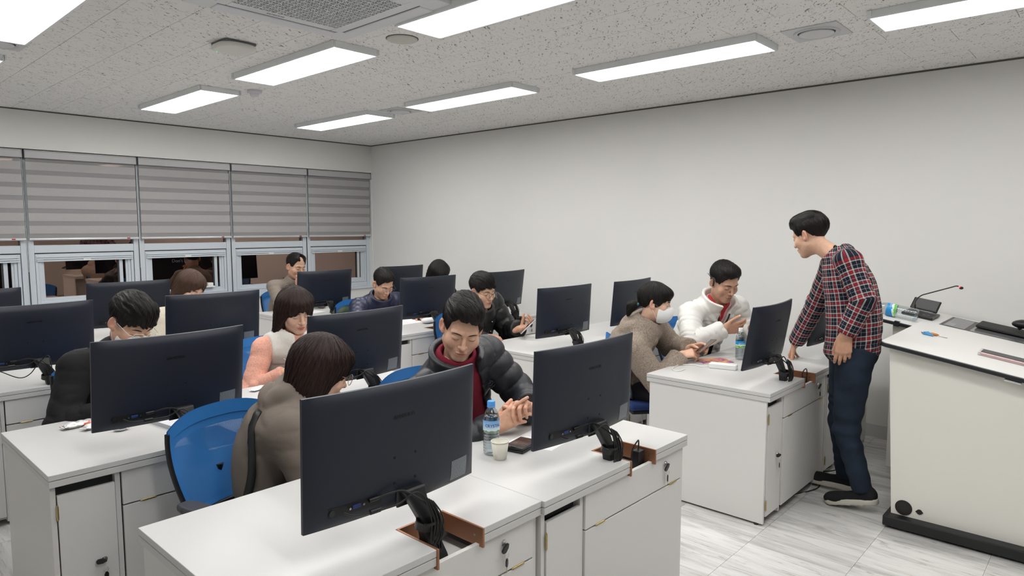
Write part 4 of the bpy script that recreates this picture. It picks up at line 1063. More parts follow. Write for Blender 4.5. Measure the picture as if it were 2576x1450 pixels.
        P = np.array([s.hips]+k+a); V, F = surf(f, P.min(0)-.2, P.max(0)+.2, s.k.get('lres', .012), .012)
        o = np_mesh('trousers', V, F, m, s.root, attrs={'uvw': V*0})
        sm = shoe_m or mat('shoe_black', (.012,.012,.013), .6); so = sole_m or mat('sole_dark', (.03,.03,.03), .7)
        for i in (0, 1):
            td = unit(toe[i]) if toe else unit(np.array((s.F[0], s.F[1], 0))); A = a[i]; gz = -A[2]+.0
            X, Y = td.copy(), None; zz_ = np.array((0,0,1.)); zz_ = unit(zz_-X*X[2]); Y = np.cross(zz_, X); B = np.stack([X, Y, zz_], 1).astype(np.float32); heel = A-zz_*(.075)-X*.03
            def sf(p):
                q = (p-heel.astype(np.float32)) @ B
                d = cap(q, (.0,0,.035), (.20,.008,.022), .040, .030); d = smin(d, cap(q, (.0,0,.05), (.035,0,.10), .038, .042), .03); d = smin(d, ell(q, (.185,.006,.022), (.065,.044,.032)), .03)
                return smax(d, -q[:,2]+.008, .004)
            def so_f(p):
                q = (p-heel.astype(np.float32)) @ B; d = cap(q*np.array((1,1,.001), np.float32), (.0,0,0), (.20,.006,0), .043, .042); return np.maximum(d, np.abs(q[:,2]-.008)-.014)-.003
            c = A; V, F = surf(sf, c-.30, c+np.array((.30,.30,.12)), .0075, .01); sh = np_mesh('shoe', V, F, sm, s.root)
            V, F = surf(so_f, c-.30, c+np.array((.30,.30,.06)), .0075, .01); np_mesh('sole', V, F, so, sh)
        return o
    def front(s, a, x, th):   # point on the chest surface: a below the neck base, x to the right
        c = s.nb-s.ax*a+s.Rt*x; r_ = .34
        while r_ > .02 and s.torso(np.array([c+s.D*r_], np.float32), th)[0][0] > 0: r_ -= .003
        return c+s.D*r_
    def hl(s, mb, name, m, parent=None, bevel=0.):   # geometry given in the head frame
        mb.v = [tuple(s.R @ (np.array(v)*s.sc)+s.hp) for v in mb.v]; return mb.build(name, m, parent or s.root, bevel)
    def glasses(s, m, rnd=True, w=.020, h=.019, lens=True, cx=.032):
        b = MB(); y0 = -.112
        def ring(sd):
            P = []
            for a in np.linspace(0, 2*PI, 25):
                c, n_ = math.cos(a), math.sin(a); e = 1 if rnd else .55
                P.append((sd*cx+w*math.copysign(abs(c)**e, c), y0+.006*abs(sd*cx+w*c)/.05, -.004+h*math.copysign(abs(n_)**e, n_)))
            return P
        g = None
        for sd in (1, -1): b.tube(ring(sd), .0012, 6, False)
        b.tube([(-cx+w, y0, .001), (0, y0-.004, .005), (cx-w, y0, .001)], .0012, 6)
        for sd in (1, -1): b.tube([(sd*(cx+w), y0+.006, .004), (sd*.074, y0+.012, .006), (sd*.080, -.02, .008), (sd*.081, .01, .008), (sd*.080, .03, -.014)], .0013, 6)
        g = s.hl(b, 'glasses', m)
        if lens:
            lm = bpy.data.materials.get('lens')
            if not lm:
                lm = bpy.data.materials.new('lens'); lm.use_nodes = True; n = NT(lm); t = n.t; t.nodes.remove(n.b); gl = n.n('ShaderNodeBsdfGlossy', Roughness=.02); tr = n.n('ShaderNodeBsdfTransparent'); mx = n.n('ShaderNodeMixShader'); mx.inputs[0].default_value = .10
                n.l(tr.outputs[0], mx.inputs[1]); n.l(gl.outputs[0], mx.inputs[2]); n.l(mx.outputs[0], t.nodes['Material Output'].inputs[0])
            for sd in (1, -1): q = MB(); R_ = ring(sd)[:-1]; q.add(R_, [tuple(range(len(R_)))]); s.hl(q, 'lens', lm, g)
        return g
# ================================================================== PEOPLE
blackhair = hair_mat('hair_black', (.006,.005,.005), (.022,.018,.016)); darkbrown = hair_mat('hair_darkbrown', (.012,.007,.006), (.050,.026,.020)); brownhair = hair_mat('hair_brown', (.035,.018,.012), (.12,.062,.04))
trous = cloth_mat('trousers_dark', (.016,.017,.022), 'knit'); fk = dict
metal_rim = mat('rim_metal', (.35,.30,.26), .25, metal=1); dark_rim = mat('rim_dark', (.015,.012,.012), .3)
GR = 'people seated at the computer desks'
def seat_legs(p, x, y, a=-90, **k):
    c, s_ = math.cos(math.radians(a)), math.sin(math.radians(a)); r = (s_, -c)
    kn = [(x+c*.40+r[0]*.10*sd, y+s_*.40+r[1]*.10*sd, .53) for sd in (1,-1)]; an = [(x+c*.36+r[0]*.11*sd, y+s_*.36+r[1]*.11*sd, .095) for sd in (1,-1)]
    return p.legs(trous, kn, an, **k)
def P_hoodie():
    p = Person('person in a taupe hooded sweatshirt with a dark bob, turned away on a blue chair', GR, hips=(1.30,2.53,.58), neck=(1.385,2.42,.965), head=(1.450,2.380,1.068), face=(-12,20,-4), chest=-38, hs=1.08, bow=.05, build=1.0, res=.0075,
        r=fk(w=(1.50,2.20,.79), dir=(.8,-.6,0), back=(0,0,1), pose='table'), l=fk(w=(1.68,2.38,.80), dir=(.8,-.6,0), back=(0,0,1), pose='table'))
    p.body('b', fem=1, jw=.94)
    p.hair(darkbrown, kind='long', len=.135, wd=1.12, front=.03, t=.016, amp=.0020, strands=2600, seed=3, step=1.25, res=.004)
    p.garment('hooded_sweatshirt', cloth_mat('hoodie_taupe', (.185,.155,.130), 'knit'), .030, folds=.005, hood=True, neck=.070, seed=1, ka=.065)
    # bag strap across the back
    V = []
    for t in np.linspace(0, 1, 20):
        az = math.radians(38+30*t+10*math.sin(t*3)); dr = p.Rt*math.sin(az)-p.D*math.cos(az); c0 = p.nb-p.ax*(.055+.36*t); r_ = .30
        while r_ > .05 and p.torso(np.array([c0+dr*r_], np.float32), .040)[0][0] > 0: r_ -= .004
        V.append((c0+dr*r_, dr, unit(np.cross(dr, p.ax))))
    MB().grid(lambda u, v: tuple(V[int(round(v*19))][0]+V[int(round(v*19))][2]*(u-.5)*.034), 2, 19).build('bag_strap', mat('strap_black', (.012,.012,.013), .5), p.root, solid=.005)
    p.glasses(metal_rim, w=.022, h=.021)
    seat_legs(p, 1.30, 2.53, -50)
def P_puffer():
    p = Person('person in an open black down jacket over a maroon shirt, hands clasped on the desk', GR, hips=(2.26,2.42,.57), head=(2.035,2.17,1.205), face=(-128,26,9), chest=-97, hs=1.10, res=.0065, hres=.0026, hdres=.0024, build=1.05, sw=.182, sdrop=.095,
        r=fk(w=(2.035,1.975,.785), dir=(.58,-.58,.48), back=(-.62,-.60,.50), pose=dict(curl=[(.05,.05,.05),(.40,.20,.10),(.62,.30,.10),(.75,.40,.15)], thumb=(.55,.35,.1,.05), spread=.07), pole=(-.65,.1,-.6), cuff=.02, size=1.08),
        l=fk(w=(2.225,1.935,.835), dir=(-.80,-.10,.42), back=(.42,.35,.80), pose=dict(curl=[(.75,.75,.35),(.85,.80,.35),(.95,.85,.35),(1.05,.85,.35)], thumb=(.35,.1,.1,.05), spread=.10), pole=(.75,.15,-.55), cuff=.02, size=1.08))
    p.body('a', jw=1.02, open=.0016, beard=.35, brow=(.045,.033,.026), bw=.0052)
    p.hair(blackhair, kind='swept', part=-1, t=.017, sx=.45, front=.076, side=-.020, amp=.0016, strands=1700, seed=5, res=.0038)
    ny = cloth_mat('down_black', (.016,.018,.023), 'nylon', .46)
    p.garment('down_jacket', ny, .030, folds=.0010, puff=(.084,.015), open_=(.052,.13,.0), collar=(.080,.086,.014,.30), seed=2)
    p.garment('maroon_shirt', cloth_mat('maroon_knit', (.20,.012,.030), 'knit'), .017, folds=.003, sleeves=False, collar=(.068,.066,.006,.10), seed=4, res=.007)
    # embroidered mark on the chest
    seat_legs(p, 2.26, 2.42, -100)
    Q = [(0,.012),(.010,.004),(.012,-.006),(.003,-.011),(-.008,-.006),(-.006,.004),(.004,.004),(.004,-.003)]
    c = p.front(.150, -.108, .048); u, v = -p.Rt, p.ax
    em = mat('embroidery', (.045,.05,.07), .5)
    mb = MB().tube([tuple(c+u*a*1.5+v*b*1.5) for a, b in Q], .0016, 6); mb.build('emblem', em, p.root)
    zg = [(.004,-.020),(.008,-.028),(.012,-.018),(.016,-.027),(.021,-.019),(.025,-.026),(.030,-.016),(.035,-.024)]
    MB().tube([tuple(c+u*a_*1.4+v*b_*1.3) for a_, b_ in zg], .0014, 6).build('emblem', em, p.root)
def P_sweater():
    p = Person('person in a black sweater with mask and glasses, head bent behind a monitor', GR, hips=(1.10,3.98,.57), head=(1.165,3.665,1.172), face=(-74,34,6), chest=-84, hs=1.10, build=1.06, sw=.182, res=.008,
        r=fk(w=(1.02,3.50,.785), dir=(.5,-.8,0), back=(0,0,1), pose='table', pole=(-.65,.25,-.65)), l=fk(w=(1.38,3.46,.785), dir=(-.2,-.9,0), back=(0,0,1), pose='table'))
    p.body('a', jw=1.05)
    p.hair(blackhair, kind='fringe', t=.018, sx=.7, front=.045, side=-.022, amp=.0022, strands=1200, seed=8, step=.8)
    p.garment('sweater', cloth_mat('sweater_black', (.014,.014,.015), 'knit'), .024, folds=.006, ka=.05, neck=.066, seed=5, collar=(.03,.064,.007,.05))
    p.glasses(mat('rim_clear', (.75,.72,.68), .15), w=.024, h=.020, rnd=False)
    mask(p)
    seat_legs(p, 1.10, 3.98)
def mask(p):
    H = p.H
    def f(q):
        d = smin(ell(q, (0,-.040,-.060), (.072,.080,.070)), ell(q, (0,-.085,-.050), (.024,.036,.050)), .03)
        d = smax(d, -head_f(q, H)+.0005, .002) if False else d
        d = smax(d, q[:,1]-(-.030-.55*np.abs(q[:,0])*0), .006); return smax(d, q[:,2]-(-.010-.28*np.abs(q[:,0])), .006)
    V, F = surf(f, (-.09,-.14,-.15), (.09,.02,.03), .0045, .004); q = np_mesh('face_mask', (V*p.sc) @ p.R.T+p.hp, F, mat('mask_white', (.80,.80,.80), .8), p.root)
    for sd in (1, -1):
        for z0, z1 in ((-.028,.012), (-.10,-.030)):
            p.hl(MB().tube([(sd*.058,-.032,z0), (sd*.074,-.012,(z0+z1)/2), (sd*.083,.012,z1), (sd*.080,.028,(-.01+z1)/2)], .0011, 6), 'ear_loop', white_pl, q)
def P_pink():
    p = Person('person with dark shoulder-length hair in a coral sweater and cream fur vest', GR, hips=(2.17,4.04,.57), head=(2.118,3.755,1.136), face=(-95,20,-3), chest=-97, hs=1.06, res=.0075, hres=.003, build=.96,
        r=fk(w=(1.985,3.66,.785), dir=(.6,-.8,.0), back=(0,0,1), pose='table', pole=(-.6,.35,-.7)), l=fk(w=(2.30,3.60,.785), dir=(-.4,-.9,0), back=(0,0,1), pose='table'))
    p.body('b', jw=.95, fem=1, lip=(.52,.12,.13), brow=(.05,.03,.022), bw=.0045)
    p.hair(darkbrown, kind='long', len=.180, wd=1.16, front=.032, t=.015, amp=.0026, flick=1, strands=2200, seed=2, step=1.35)
    p.garment('coral_sweater', cloth_mat('coral_knit', (.84,.43,.325), 'wool'), .016, folds=.005, collar=(.078,.058,.008,.05), seed=6)
    p.garment('fur_vest', cloth_mat('cream_fur', (.95,.92,.85), 'fur'), .036, folds=.005, sleeves=False, vest=.150, open_=(.022,.05), neck=.072, seed=7, res=.0085)
    c = p.front(.075, .055, .044)
    MB().tube(spline([c, c+p.D*.012-p.ax*.01+p.Rt*.02, c-p.ax*.004+p.Rt*.035], 4), .003, 6).tube(spline([c, c+p.D*.010-p.ax*.012-p.Rt*.02, c-p.ax*.006-p.Rt*.03], 4), .003, 6).tube(spline([c, c-p.ax*.05+p.D*.008, c-p.ax*.10+p.D*.006], 4), .0022, 6).build('ribbon_tie', mat('ribbon_cream', (.72,.66,.56), .6), p.root)
    seat_legs(p, 2.17, 4.04)
def P_brown():
    p = Person('person with parted brown hair and cream jacket, face lowered behind a monitor', GR, hips=(2.10,5.66,.57), head=(2.125,5.33,1.172), face=(-76,25,8), chest=-86, hs=1.06, build=.95, res=.010, hres=.004, hdres=.005,
        r=fk(w=(1.98,5.16,.785), dir=(.2,-.9,0), back=(0,0,1)), l=fk(w=(2.30,5.16,.785), dir=(-.2,-.9,0), back=(0,0,1)))
    p.body('b', jw=.94, fem=1, bw=.005)
    p.hair(brownhair, kind='part', px=.012, len=.15, wd=1.02, front=.05, t=.012, amp=.0016, strands=900, seed=4)
    p.garment('cream_jacket', cloth_mat('cream_cloth', (.72,.66,.53), 'fur'), .034, folds=.006, neck=.072, seed=1)
    seat_legs(p, 2.10, 5.66)
def P_turtle():
    p = Person('person with receding hair in a taupe turtleneck, hands folded before the mouth', GR, hips=(3.80,7.00,.60), head=(3.80,6.70,1.215), face=(-84,14,3), chest=-96, hs=1.12, build=1.08, sw=.19, res=.009, hres=.0038, hdres=.004,
        r=fk(w=(3.735,6.545,.985), dir=(.12,.25,.95), back=(-.9,-.3,.2), pose='relax', pole=(-.7,-.1,-.7)), l=fk(w=(3.81,6.53,.985), dir=(-.12,.25,.95), back=(.9,-.3,.2), pose='relax', pole=(.7,-.1,-.7)))
    p.body('c', jw=1.03, bw=.0058)
    p.hair(blackhair, kind='bald', t=.010, sx=.6, front=.082, side=-.018, amp=.0012, strands=500, seed=6, step=.7)
    p.garment('turtleneck', cloth_mat('taupe_knit', (.235,.20,.165), 'knit'), .014, folds=.007, collar=(.075,.060,.007,.02), seed=3)
    seat_legs(p, 3.80, 7.0)
def P_navy():
    p = Person('person with glasses in a quilted navy jacket reading below the monitor', GR, hips=(3.98,5.60,.57), head=(3.905,5.27,1.105), face=(-96,34,-2), chest=-98, hs=1.10, build=1.08, sw=.19, res=.009, hres=.0036, hdres=.005,
        r=fk(w=(3.76,5.06,.785), dir=(.3,-.9,0), back=(0,0,1), pole=(-.8,.1,-.4)), l=fk(w=(4.14,5.04,.785), dir=(-.2,-.9,0), back=(0,0,1), pole=(.8,.1,-.4)))
    p.body('d', jw=1.0, bw=.006)
    p.hair(blackhair, kind='swept', part=1, t=.013, sx=.5, front=.080, side=-.016, amp=.0016, strands=700, seed=7)
    p.garment('navy_jacket', cloth_mat('navy_nylon', (.016,.020,.052), 'nylon', .42), .028, folds=.0025, puff=(.07,.008), collar=(.07,.076,.011,.2), seed=5)
    MB().tube([tuple(p.front(.06+.3*t, 0., .030)) for t in np.linspace(0, 1, 12)], .003, 6).build('zip', steel, p.root)
    p.glasses(metal_rim, w=.021, h=.018, rnd=False); seat_legs(p, 3.98, 5.6)
def P_blackhair():
    p = Person('person with wavy black hair and fringe, only the head above a monitor', GR, hips=(4.80,5.64,.57), head=(4.71,5.38,1.150), face=(-108,40,0), chest=-98, hs=1.04, build=.95, res=.012, hres=.0042, hdres=.006,
        r=fk(w=(4.58,5.12,.785), dir=(.2,-.9,0), back=(0,0,1)), l=fk(w=(4.94,5.12,.785), dir=(-.2,-.9,0), back=(0,0,1)))
    p.body('b', jw=.94, fem=1)
    p.hair(blackhair, kind='long', len=.15, wd=1.16, front=.026, t=.015, amp=.003, strands=700, seed=9, flick=1)
    p.garment('black_coat', cloth_mat('coat_black', (.014,.014,.015), 'knit'), .030, folds=.006, neck=.07, seed=2); seat_legs(p, 4.80, 5.64)
def P_phone():
    p = Person('person with round glasses in a black puffer jacket holding up a phone', GR, hips=(3.98,4.12,.56), head=(3.81,3.82,1.138), face=(-94,15,-5), chest=-82, hs=1.08, build=1.12, sw=.19, res=.0085, hres=.0032, hdres=.003,
        r=fk(w=(3.74,3.74,.785), dir=(.3,-.9,0), back=(0,0,1), pole=(-.8,.1,-.4)), l=fk(w=(4.045,3.635,.815), dir=(.45,-.70,.35), back=(.35,-.25,-.85), pose='hold', pole=(.6,.6,-.6)))
    p.body('d', jw=1.0, bw=.005, lip=(.42,.16,.13))
    p.hair(blackhair, kind='fringe', t=.017, sx=.6, front=.050, side=-.010, amp=.0018, strands=800, seed=10)
    p.garment('puffer_jacket', cloth_mat('puffer_black', (.010,.010,.011), 'nylon', .42), .036, folds=.004, puff=(.11,.013), collar=(.085,.082,.013,.2), seed=6)
    for q in range(3):
        c = p.front(.07+.11*q, -.02, .040); MB().sphere(tuple(c), .006, 6).build('snap_button', steel, p.root)
    p.glasses(dark_rim, w=.0235, h=.0225); seat_legs(p, 3.98, 4.12)
    return p
def P_mask():
    p = Person('person in a brown fleece coat with white face mask and low ponytail', GR, hips=(3.99,2.56,.56), head=(3.885,2.285,1.152), face=(-62,10,0), chest=-78, hs=1.03, build=1.04, res=.0078, hres=.003, hdres=.0028, bow=.06, nback=.05,
        r=fk(w=(3.985,2.145,.800), dir=(.62,-.70,.20), back=(-.55,-.25,.78), pose='phone', pole=(-.8,.3,-.6)), l=fk(w=(4.115,2.14,.830), dir=(.15,-.85,.22), back=(.8,.15,.6), pose='phone', pole=(.8,.3,-.6)))
    p.body('b', jw=.93, fem=1)
    p.hair(blackhair, kind='pony', front=.026, t=.010, amp=.0010, strands=1200, seed=12, step=.9)
    sc = cloth_mat('scrunchie', (.10,.30,.40), 'fleece')
    p.hl(MB().lathe([(.017+.009*math.cos(a), .009*math.sin(a)) for a in np.linspace(0, 2*PI, 9)], 18, TR(0,.100,-.030) @ rot('X', -62)), 'scrunchie', sc)
    mask(p)
    p.garment('fleece_coat', cloth_mat('fleece_brown', (.40,.325,.265), 'fleece'), .036, folds=.005, ka=.05, hood=True, neck=.072, seed=4, hem=.12)
    seat_legs(p, 3.99, 2.56)
    return p
def P_white():
    p = Person('person in a white quilted jacket with an earpiece, looking down at a phone', GR, hips=(4.80,2.50,.57), head=(4.615,2.15,1.252), face=(-116,26,-2), chest=-112, hs=1.12, build=1.14, sw=.195, res=.0078, hres=.003, hdres=.0028,
        r=fk(w=(4.465,2.075,.925), dir=(.72,-.62,.12), back=(-.45,-.75,-.25), pose=dict(curl=[(.25,.3,.2),(.32,.35,.2),(.4,.4,.2),(.5,.4,.2)], thumb=(.7,-.1,.15,.1), spread=.06), pole=(-.85,-.05,-.6), size=1.12), l=fk(w=(4.83,2.02,.900), dir=(-.45,-.6,.25), back=(.35,-.3,-.75), pose='phone', pole=(.8,.2,-.6), size=1.05))
    p.body('c', jw=1.06, beard=.2, bw=.0052)
    p.hair(blackhair, kind='swept', part=1, t=.013, sx=.45, front=.076, side=-.020, amp=.0012, strands=900, seed=14)
    p.garment('white_jacket', cloth_mat('white_nylon', (.74,.73,.69), 'nylon', .5), .026, folds=.003, quilt=.012, r=(.050,.043,.042,.033), open_=(.058,-.20,.0), collar=(.085,.094,.012,.30), seed=3)
    p.garment('pink_shirt', cloth_mat('pink_cotton', (.60,.36,.36), 'knit'), .003, folds=.001, sleeves=False, collar=(.05,.070,.005,.25), open_=(.030,-.22), seed=2, res=.008)
    for sd in (1, -1):
        Z = []
        for t in np.linspace(.03, .46, 16):
            c = p.nb-p.ax*t+p.Rt*sd*max(.058-.20*t, .008); r_ = .30
            while r_ > .05 and p.torso(np.array([c+p.D*r_], np.float32), .028)[0][0] > 0: r_ -= .003
            Z.append(tuple(c+p.D*r_))
        MB().tube(Z, .006, 8).build('zip_edge', blackm, p.root)
    p.garment('red_tee', mat('tee_red', (.42,.02,.025), .8), -.003, folds=.0, sleeves=False, collar=(.045,.060,.004,.05), seed=1, res=.010)
    p.hl(MB().tube(spline([(-.088,-.012,-.02),(-.090,-.010,.01),(-.086,.010,.026),(-.086,.030,.008)], 5), .0055, 8), 'earpiece', blackm)
    p.hl(MB().tube(spline([(-.074,.085,.018),(-.085,.05,.022),(-.088,.02,.030)], 5), .0018, 6), 'glasses_temple', dark_rim)
    seat_legs(p, 4.80, 2.50)
    return p
def P_stand():
    p = Person('person standing in a red plaid shirt and jeans, one hand on a desk', None, hips=(4.20,1.160,.93), neck=(4.20,1.245,1.475), head=(4.255,1.440,1.600), face=(80,22,0), chest=118, hs=1.03, build=1.04, al=1.10, sw=.180, sdrop=.035, bow=.035, res=.0072, hres=.003, hdres=.0028,
        prof=[(0,.165,.130),(.25,.155,.130),(.5,.152,.126),(.72,.158,.118),(.88,.145,.098),(1.,.085,.070)],
        l=fk(w=(3.985,1.135,1.045), dir=(.02,.10,-1), back=(-1,-.25,0), pose=dict(curl=[(.25,.4,.25),(.3,.45,.25),(.35,.5,.25),(.4,.5,.25)], thumb=(.35,.3,.2,.2)), pole=(-.1,-1,-.0), size=1.08, al=.83),
        r=fk(w=(4.615,1.625,.865), dir=(.35,.35,-.72), back=(-.2,.75,.6), pose='table', pole=(.5,-.5,-.4), size=1.08))
    p.body('d', jw=1.03)
    p.hair(blackhair, kind='short', t=.014, sx=.5, front=.070, side=-.028, amp=.0018, strands=1400, seed=15, res=.004)
    p.garment('plaid_shirt', plaid_mat(), .016, folds=.0055, collar=(.040,.066,.007,.18), seed=6, hem=.10, r=(.054,.050,.049,.038))
    den = cloth_mat('denim', (.014,.022,.037), 'denim')
    p.k['lres'] = .009
    p.legs(den, [(4.33,1.235,.47),(4.135,1.150,.465)], [(4.40,1.215,.105),(4.155,1.055,.130)], folds=.0045, r=(.100,.072,.068,.055), toe=[(-.05,1,-.0),(-.08,1,-.22)], sole_m=mat('sole_cream', (.55,.52,.45), .6), shoe_m=cloth_mat('shoe_mesh', (.014,.014,.015), 'knit'))
PEOPLE = {}
for fn in (P_hoodie, P_puffer, P_sweater, P_pink, P_brown, P_turtle, P_navy, P_blackhair, P_phone, P_mask, P_white, P_stand): PEOPLE[fn.__name__] = fn()
# ================================================================== LECTERN
lec_m = mat('lectern_cream', (.83,.815,.75), .45); lec_top = mat('lectern_top', (.76,.755,.73), .4); edge_b = mat('edge_black', (.012,.012,.016), .45)
t = thing('lectern', 'white lectern console with black-edged sloping top and black plinth', 'lectern', (4.6, .3, 0))
off = Vector((-4.6, -.3, 0)); T0 = TR(*off); SL = math.degrees(math.atan(.17))
PM = T0 @ TR(0, .965, 1.0325) @ rot('X', SL)      # sloping top: x across, y down the slope (negative), z normal
YE = -1.5
B1 = rpoly([(4.0, 0.), (4.0, YE), (5.05, YE), (5.05, .01)], .035)
MB().prism(B1, -.026, -.006, PM).build('board_core', edge_b, t, .003); MB().prism(rpoly([(4.003, -.003), (4.003, YE), (5.05, YE), (5.05, .007)], .034), -.006, 0, PM).build('board_top', lec_top, t, .002)
B2 = rpoly([(4.85, .215), (4.85, .12), (4.852, .02), (4.852, YE), (5.69, YE), (5.69, .215)], .03)
MB().prism(B2, -.040, -.020, PM).build('console_core', edge_b, t, .003); MB().prism([(x*1.0+(.003 if x < 5 else -.003), y-.003) for x, y in B2], -.020, -.014, PM).build('console_top', lec_top, t, .002)
# cable cut in the near edge of the console
MB().box(4.845, 4.875, .095, .125, -.045, -.012, PM).build('cable_notch', edge_b, t)
# carcass
MB().add([T0 @ Vector(v) for v in ((4.07,.883,.055),(4.07,.933,1.00),(4.07,-.55,.748),(4.07,-.55,.055),(4.092,.883,.055),(4.092,.933,1.00),(4.092,-.55,.748),(4.092,-.55,.055))], [(0,1,2,3),(7,6,5,4),(0,4,5,1),(1,5,6,2),(2,6,7,3),(3,7,4,0)]).build('front_panel', lec_m, t, .002)
MB().add([T0 @ Vector(v) for v in ((4.092,.875,.055),(4.86,.875,.055),(4.86,.925,.995),(4.092,.925,.995),(4.092,.86,.055),(4.86,.86,.055),(4.86,.91,.993),(4.092,.91,.993))], [(3,2,1,0),(4,5,6,7),(0,1,5,4),(1,2,6,5),(2,3,7,6),(3,0,4,7)]).build('end_panel', lec_m, t, .002)
MB().box(4.90, 5.60, -.5, 1.11, .055, .74).add([T0 @ Vector(v) for v in ((4.90,1.11,.055),(5.60,1.11,.055),(5.60,1.11,1.015),(4.90,1.11,1.015),(4.90,.6,.055),(5.60,.6,.055),(5.60,.6,.93),(4.90,.6,.93))], [(3,2,1,0),(4,5,6,7),(0,1,5,4),(1,2,6,5),(2,3,7,6),(3,0,4,7)])
c = MB(); c.add([T0 @ Vector(v) for v in ((4.90,1.11,.055),(5.60,1.11,.055),(5.60,1.11,1.012),(4.90,1.11,1.012),(4.90,-.5,.055),(5.60,-.5,.055),(5.60,-.5,.74),(4.90,-.5,.74))], [(3,2,1,0),(4,5,6,7),(0,1,5,4),(1,2,6,5),(2,3,7,6),(3,0,4,7)]).build('console_body', lec_m, t, .002)
MB().prism([(4.005,.91),(5.62,.91),(5.62,-.52),(4.005,-.52)], .012, .068, T0).build('plinth', mat('plinth_black', (.010,.011,.012), .5), t, .006)
for x, y in ((4.12,.8),(5.5,.8),(4.12,-.4),(5.5,-.4)): MB().cyl(T0 @ Vector((x,y,0)), T0 @ Vector((x,y,.013)), .025).build('castor', blackm, t)
for y, z, r in ((.823,.113,.042),(.747,.111,.014)):
    MB().cyl(T0 @ Vector((4.070,y,z)), T0 @ Vector((4.066,y,z)), r, r*.97, 32).build('grommet', mat('grommet_black', (.014,.013,.012), .6), t, .001)
    if r > .02: MB().cyl(T0 @ Vector((4.066,y,z)), T0 @ Vector((4.0645,y,z)), r*.66, r*.66, 28).build('grommet_cap', mat('grommet_cap', (.022,.020,.018), .7), t)
    else:
        for s_ in (-1, 1): MB().cyl(T0 @ Vector((4.068,y+s_*.013,z)), T0 @ Vector((4.065,y+s_*.013,z)), .005, n=10).build('screw', blackm, t)
for y, z in ((.93,1.002),(.396,.900)): MB().box(-.02, .012, -.035, .035, -.010, .0, T0 @ TR(4.03, y-.02, z) @ rot('X', SL)).build('glide', mat('glide_clear', (.62,.66,.62), .3), t, .003)
# set-in screens and control panel
MB().box(5.13, 5.62, -1.2, -.075, -.0138, -.0118, PM).build('screen_bezel', mat('bezel_dark', (.02,.02,.022), .35), t)
MB().box(5.15, 5.60, -1.18, -.245, -.0118, -.0105, PM).build('inset_screen', mat('inset_screen', (.16,.16,.165), .12), t)
MB().box(5.15, 5.60, -.215, -.095, -.0118, -.0105, PM).build('inset_panel', mat('inset_panel', (.10,.10,.11), .15), t)
MB().box(5.17, 5.30, -.15, -.105, -.0105, -.0098, PM).build('label_strip', mat('inset_label', (.30,.31,.33), .4), t)
for x in (5.60, 5.64): MB().box(x, x+.02, .03, .05, -.0138, -.0125, PM).build('usb_port', blackm, t)
# microphone base with a tilted display
m_ = thing('gooseneck_microphone', 'black gooseneck microphone with red light ring and small tilted display', 'microphone', (5.40, 1.09, 1.0415))
R_ = rot('X', SL)
MB().box(-.19, .06, -.145, .045, 0, .020, R_).build('base', black_pl, m_, .006)
MB().box(-.055, .055, -.085, .085, -.006, .006, TR(.055, -.055, .055) @ rot('X', SL) @ rot('Y', -38)).build('display_case', black_pl, m_, .005)
MB().box(-.048, .048, -.075, .075, .006, .0075, TR(.055, -.055, .055) @ rot('X', SL) @ rot('Y', -38)).build('display', mat('mic_display', (.12,.12,.125), .2), m_)
for i in range(4):
    for j in range(2): MB().cyl(R_ @ Vector((-.13-.028*j, -.115+.032*i, .019)), R_ @ Vector((-.13-.028*j, -.115+.032*i, .0235)), .006, n=10).build('button', mat('button_grey', (.12,.12,.12), .5), m_)
MB().tube([(-.03,.0,.015),(-.03,.0,.055),(-.028,-.002,.07)], [.018,.013,.006], 12).build('neck_socket', black_pl, m_)
MB().tube(spline([(-.028,-.002,.065),(-.02,-.010,.095),(.0,-.035,.125),(.02,-.075,.142),(.06,-.19,.185),(.075,-.225,.198),(.08,-.240,.196)], 6), .0042, 8).build('gooseneck', rubber, m_)
MB().sphere((.083,-.255,.186), (.010,.014,.010), 8).build('capsule', blackm, m_)
MB().tube([(.0815,-.243,.194),(.082,-.248,.191)], .0098, 14).build('light_ring', emis('red_ring', (1,.06,.06), 3.), m_)
# document camera lying at the lectern's far side
d_ = thing('document_camera', 'flat black document camera base with folded arm on the lectern', 'camera', (5.42, .60, .9695))
MB().box(-.10, .16, -.16, .12, -.004, .014, R_).build('base', blackm, d_, .006); MB().tube(spline([(.02,-.10,.015),(.0,-.16,.055),(-.06,-.24,.06),(-.16,-.30,.03)], 6), .012, 10).build('arm', black_pl, d_); MB().sphere((.03,-.13,.045), (.05,.07,.03), 8).build('head', black_pl, d_)
def on_board(x, v, h=0.): p = (TR(0, .965, 1.0325) @ rot('X', SL)) @ Vector((x, v, h)); return p
# slim device
p0 = on_board(4.36, -.60); e_ = thing('slim_device', 'long slim device with dark top and pinkish metal side on the lectern', 'device', p0); M = rot('X', SL)
MB().box(-.055, .055, -.19, .19, 0, .020, M).build('case', mat('pink_metal', (.52,.38,.38), .25, metal=.8), e_, .006); MB().box(-.047, .050, -.185, .183, .020, .0215, M).build('cover', mat('dark_cover', (.05,.05,.052), .4), e_); MB().box(-.057, .057, .180, .195, -.0, .022, M).build('end_cap', mat('clear_end', (.6,.55,.55), .1), e_, .005)
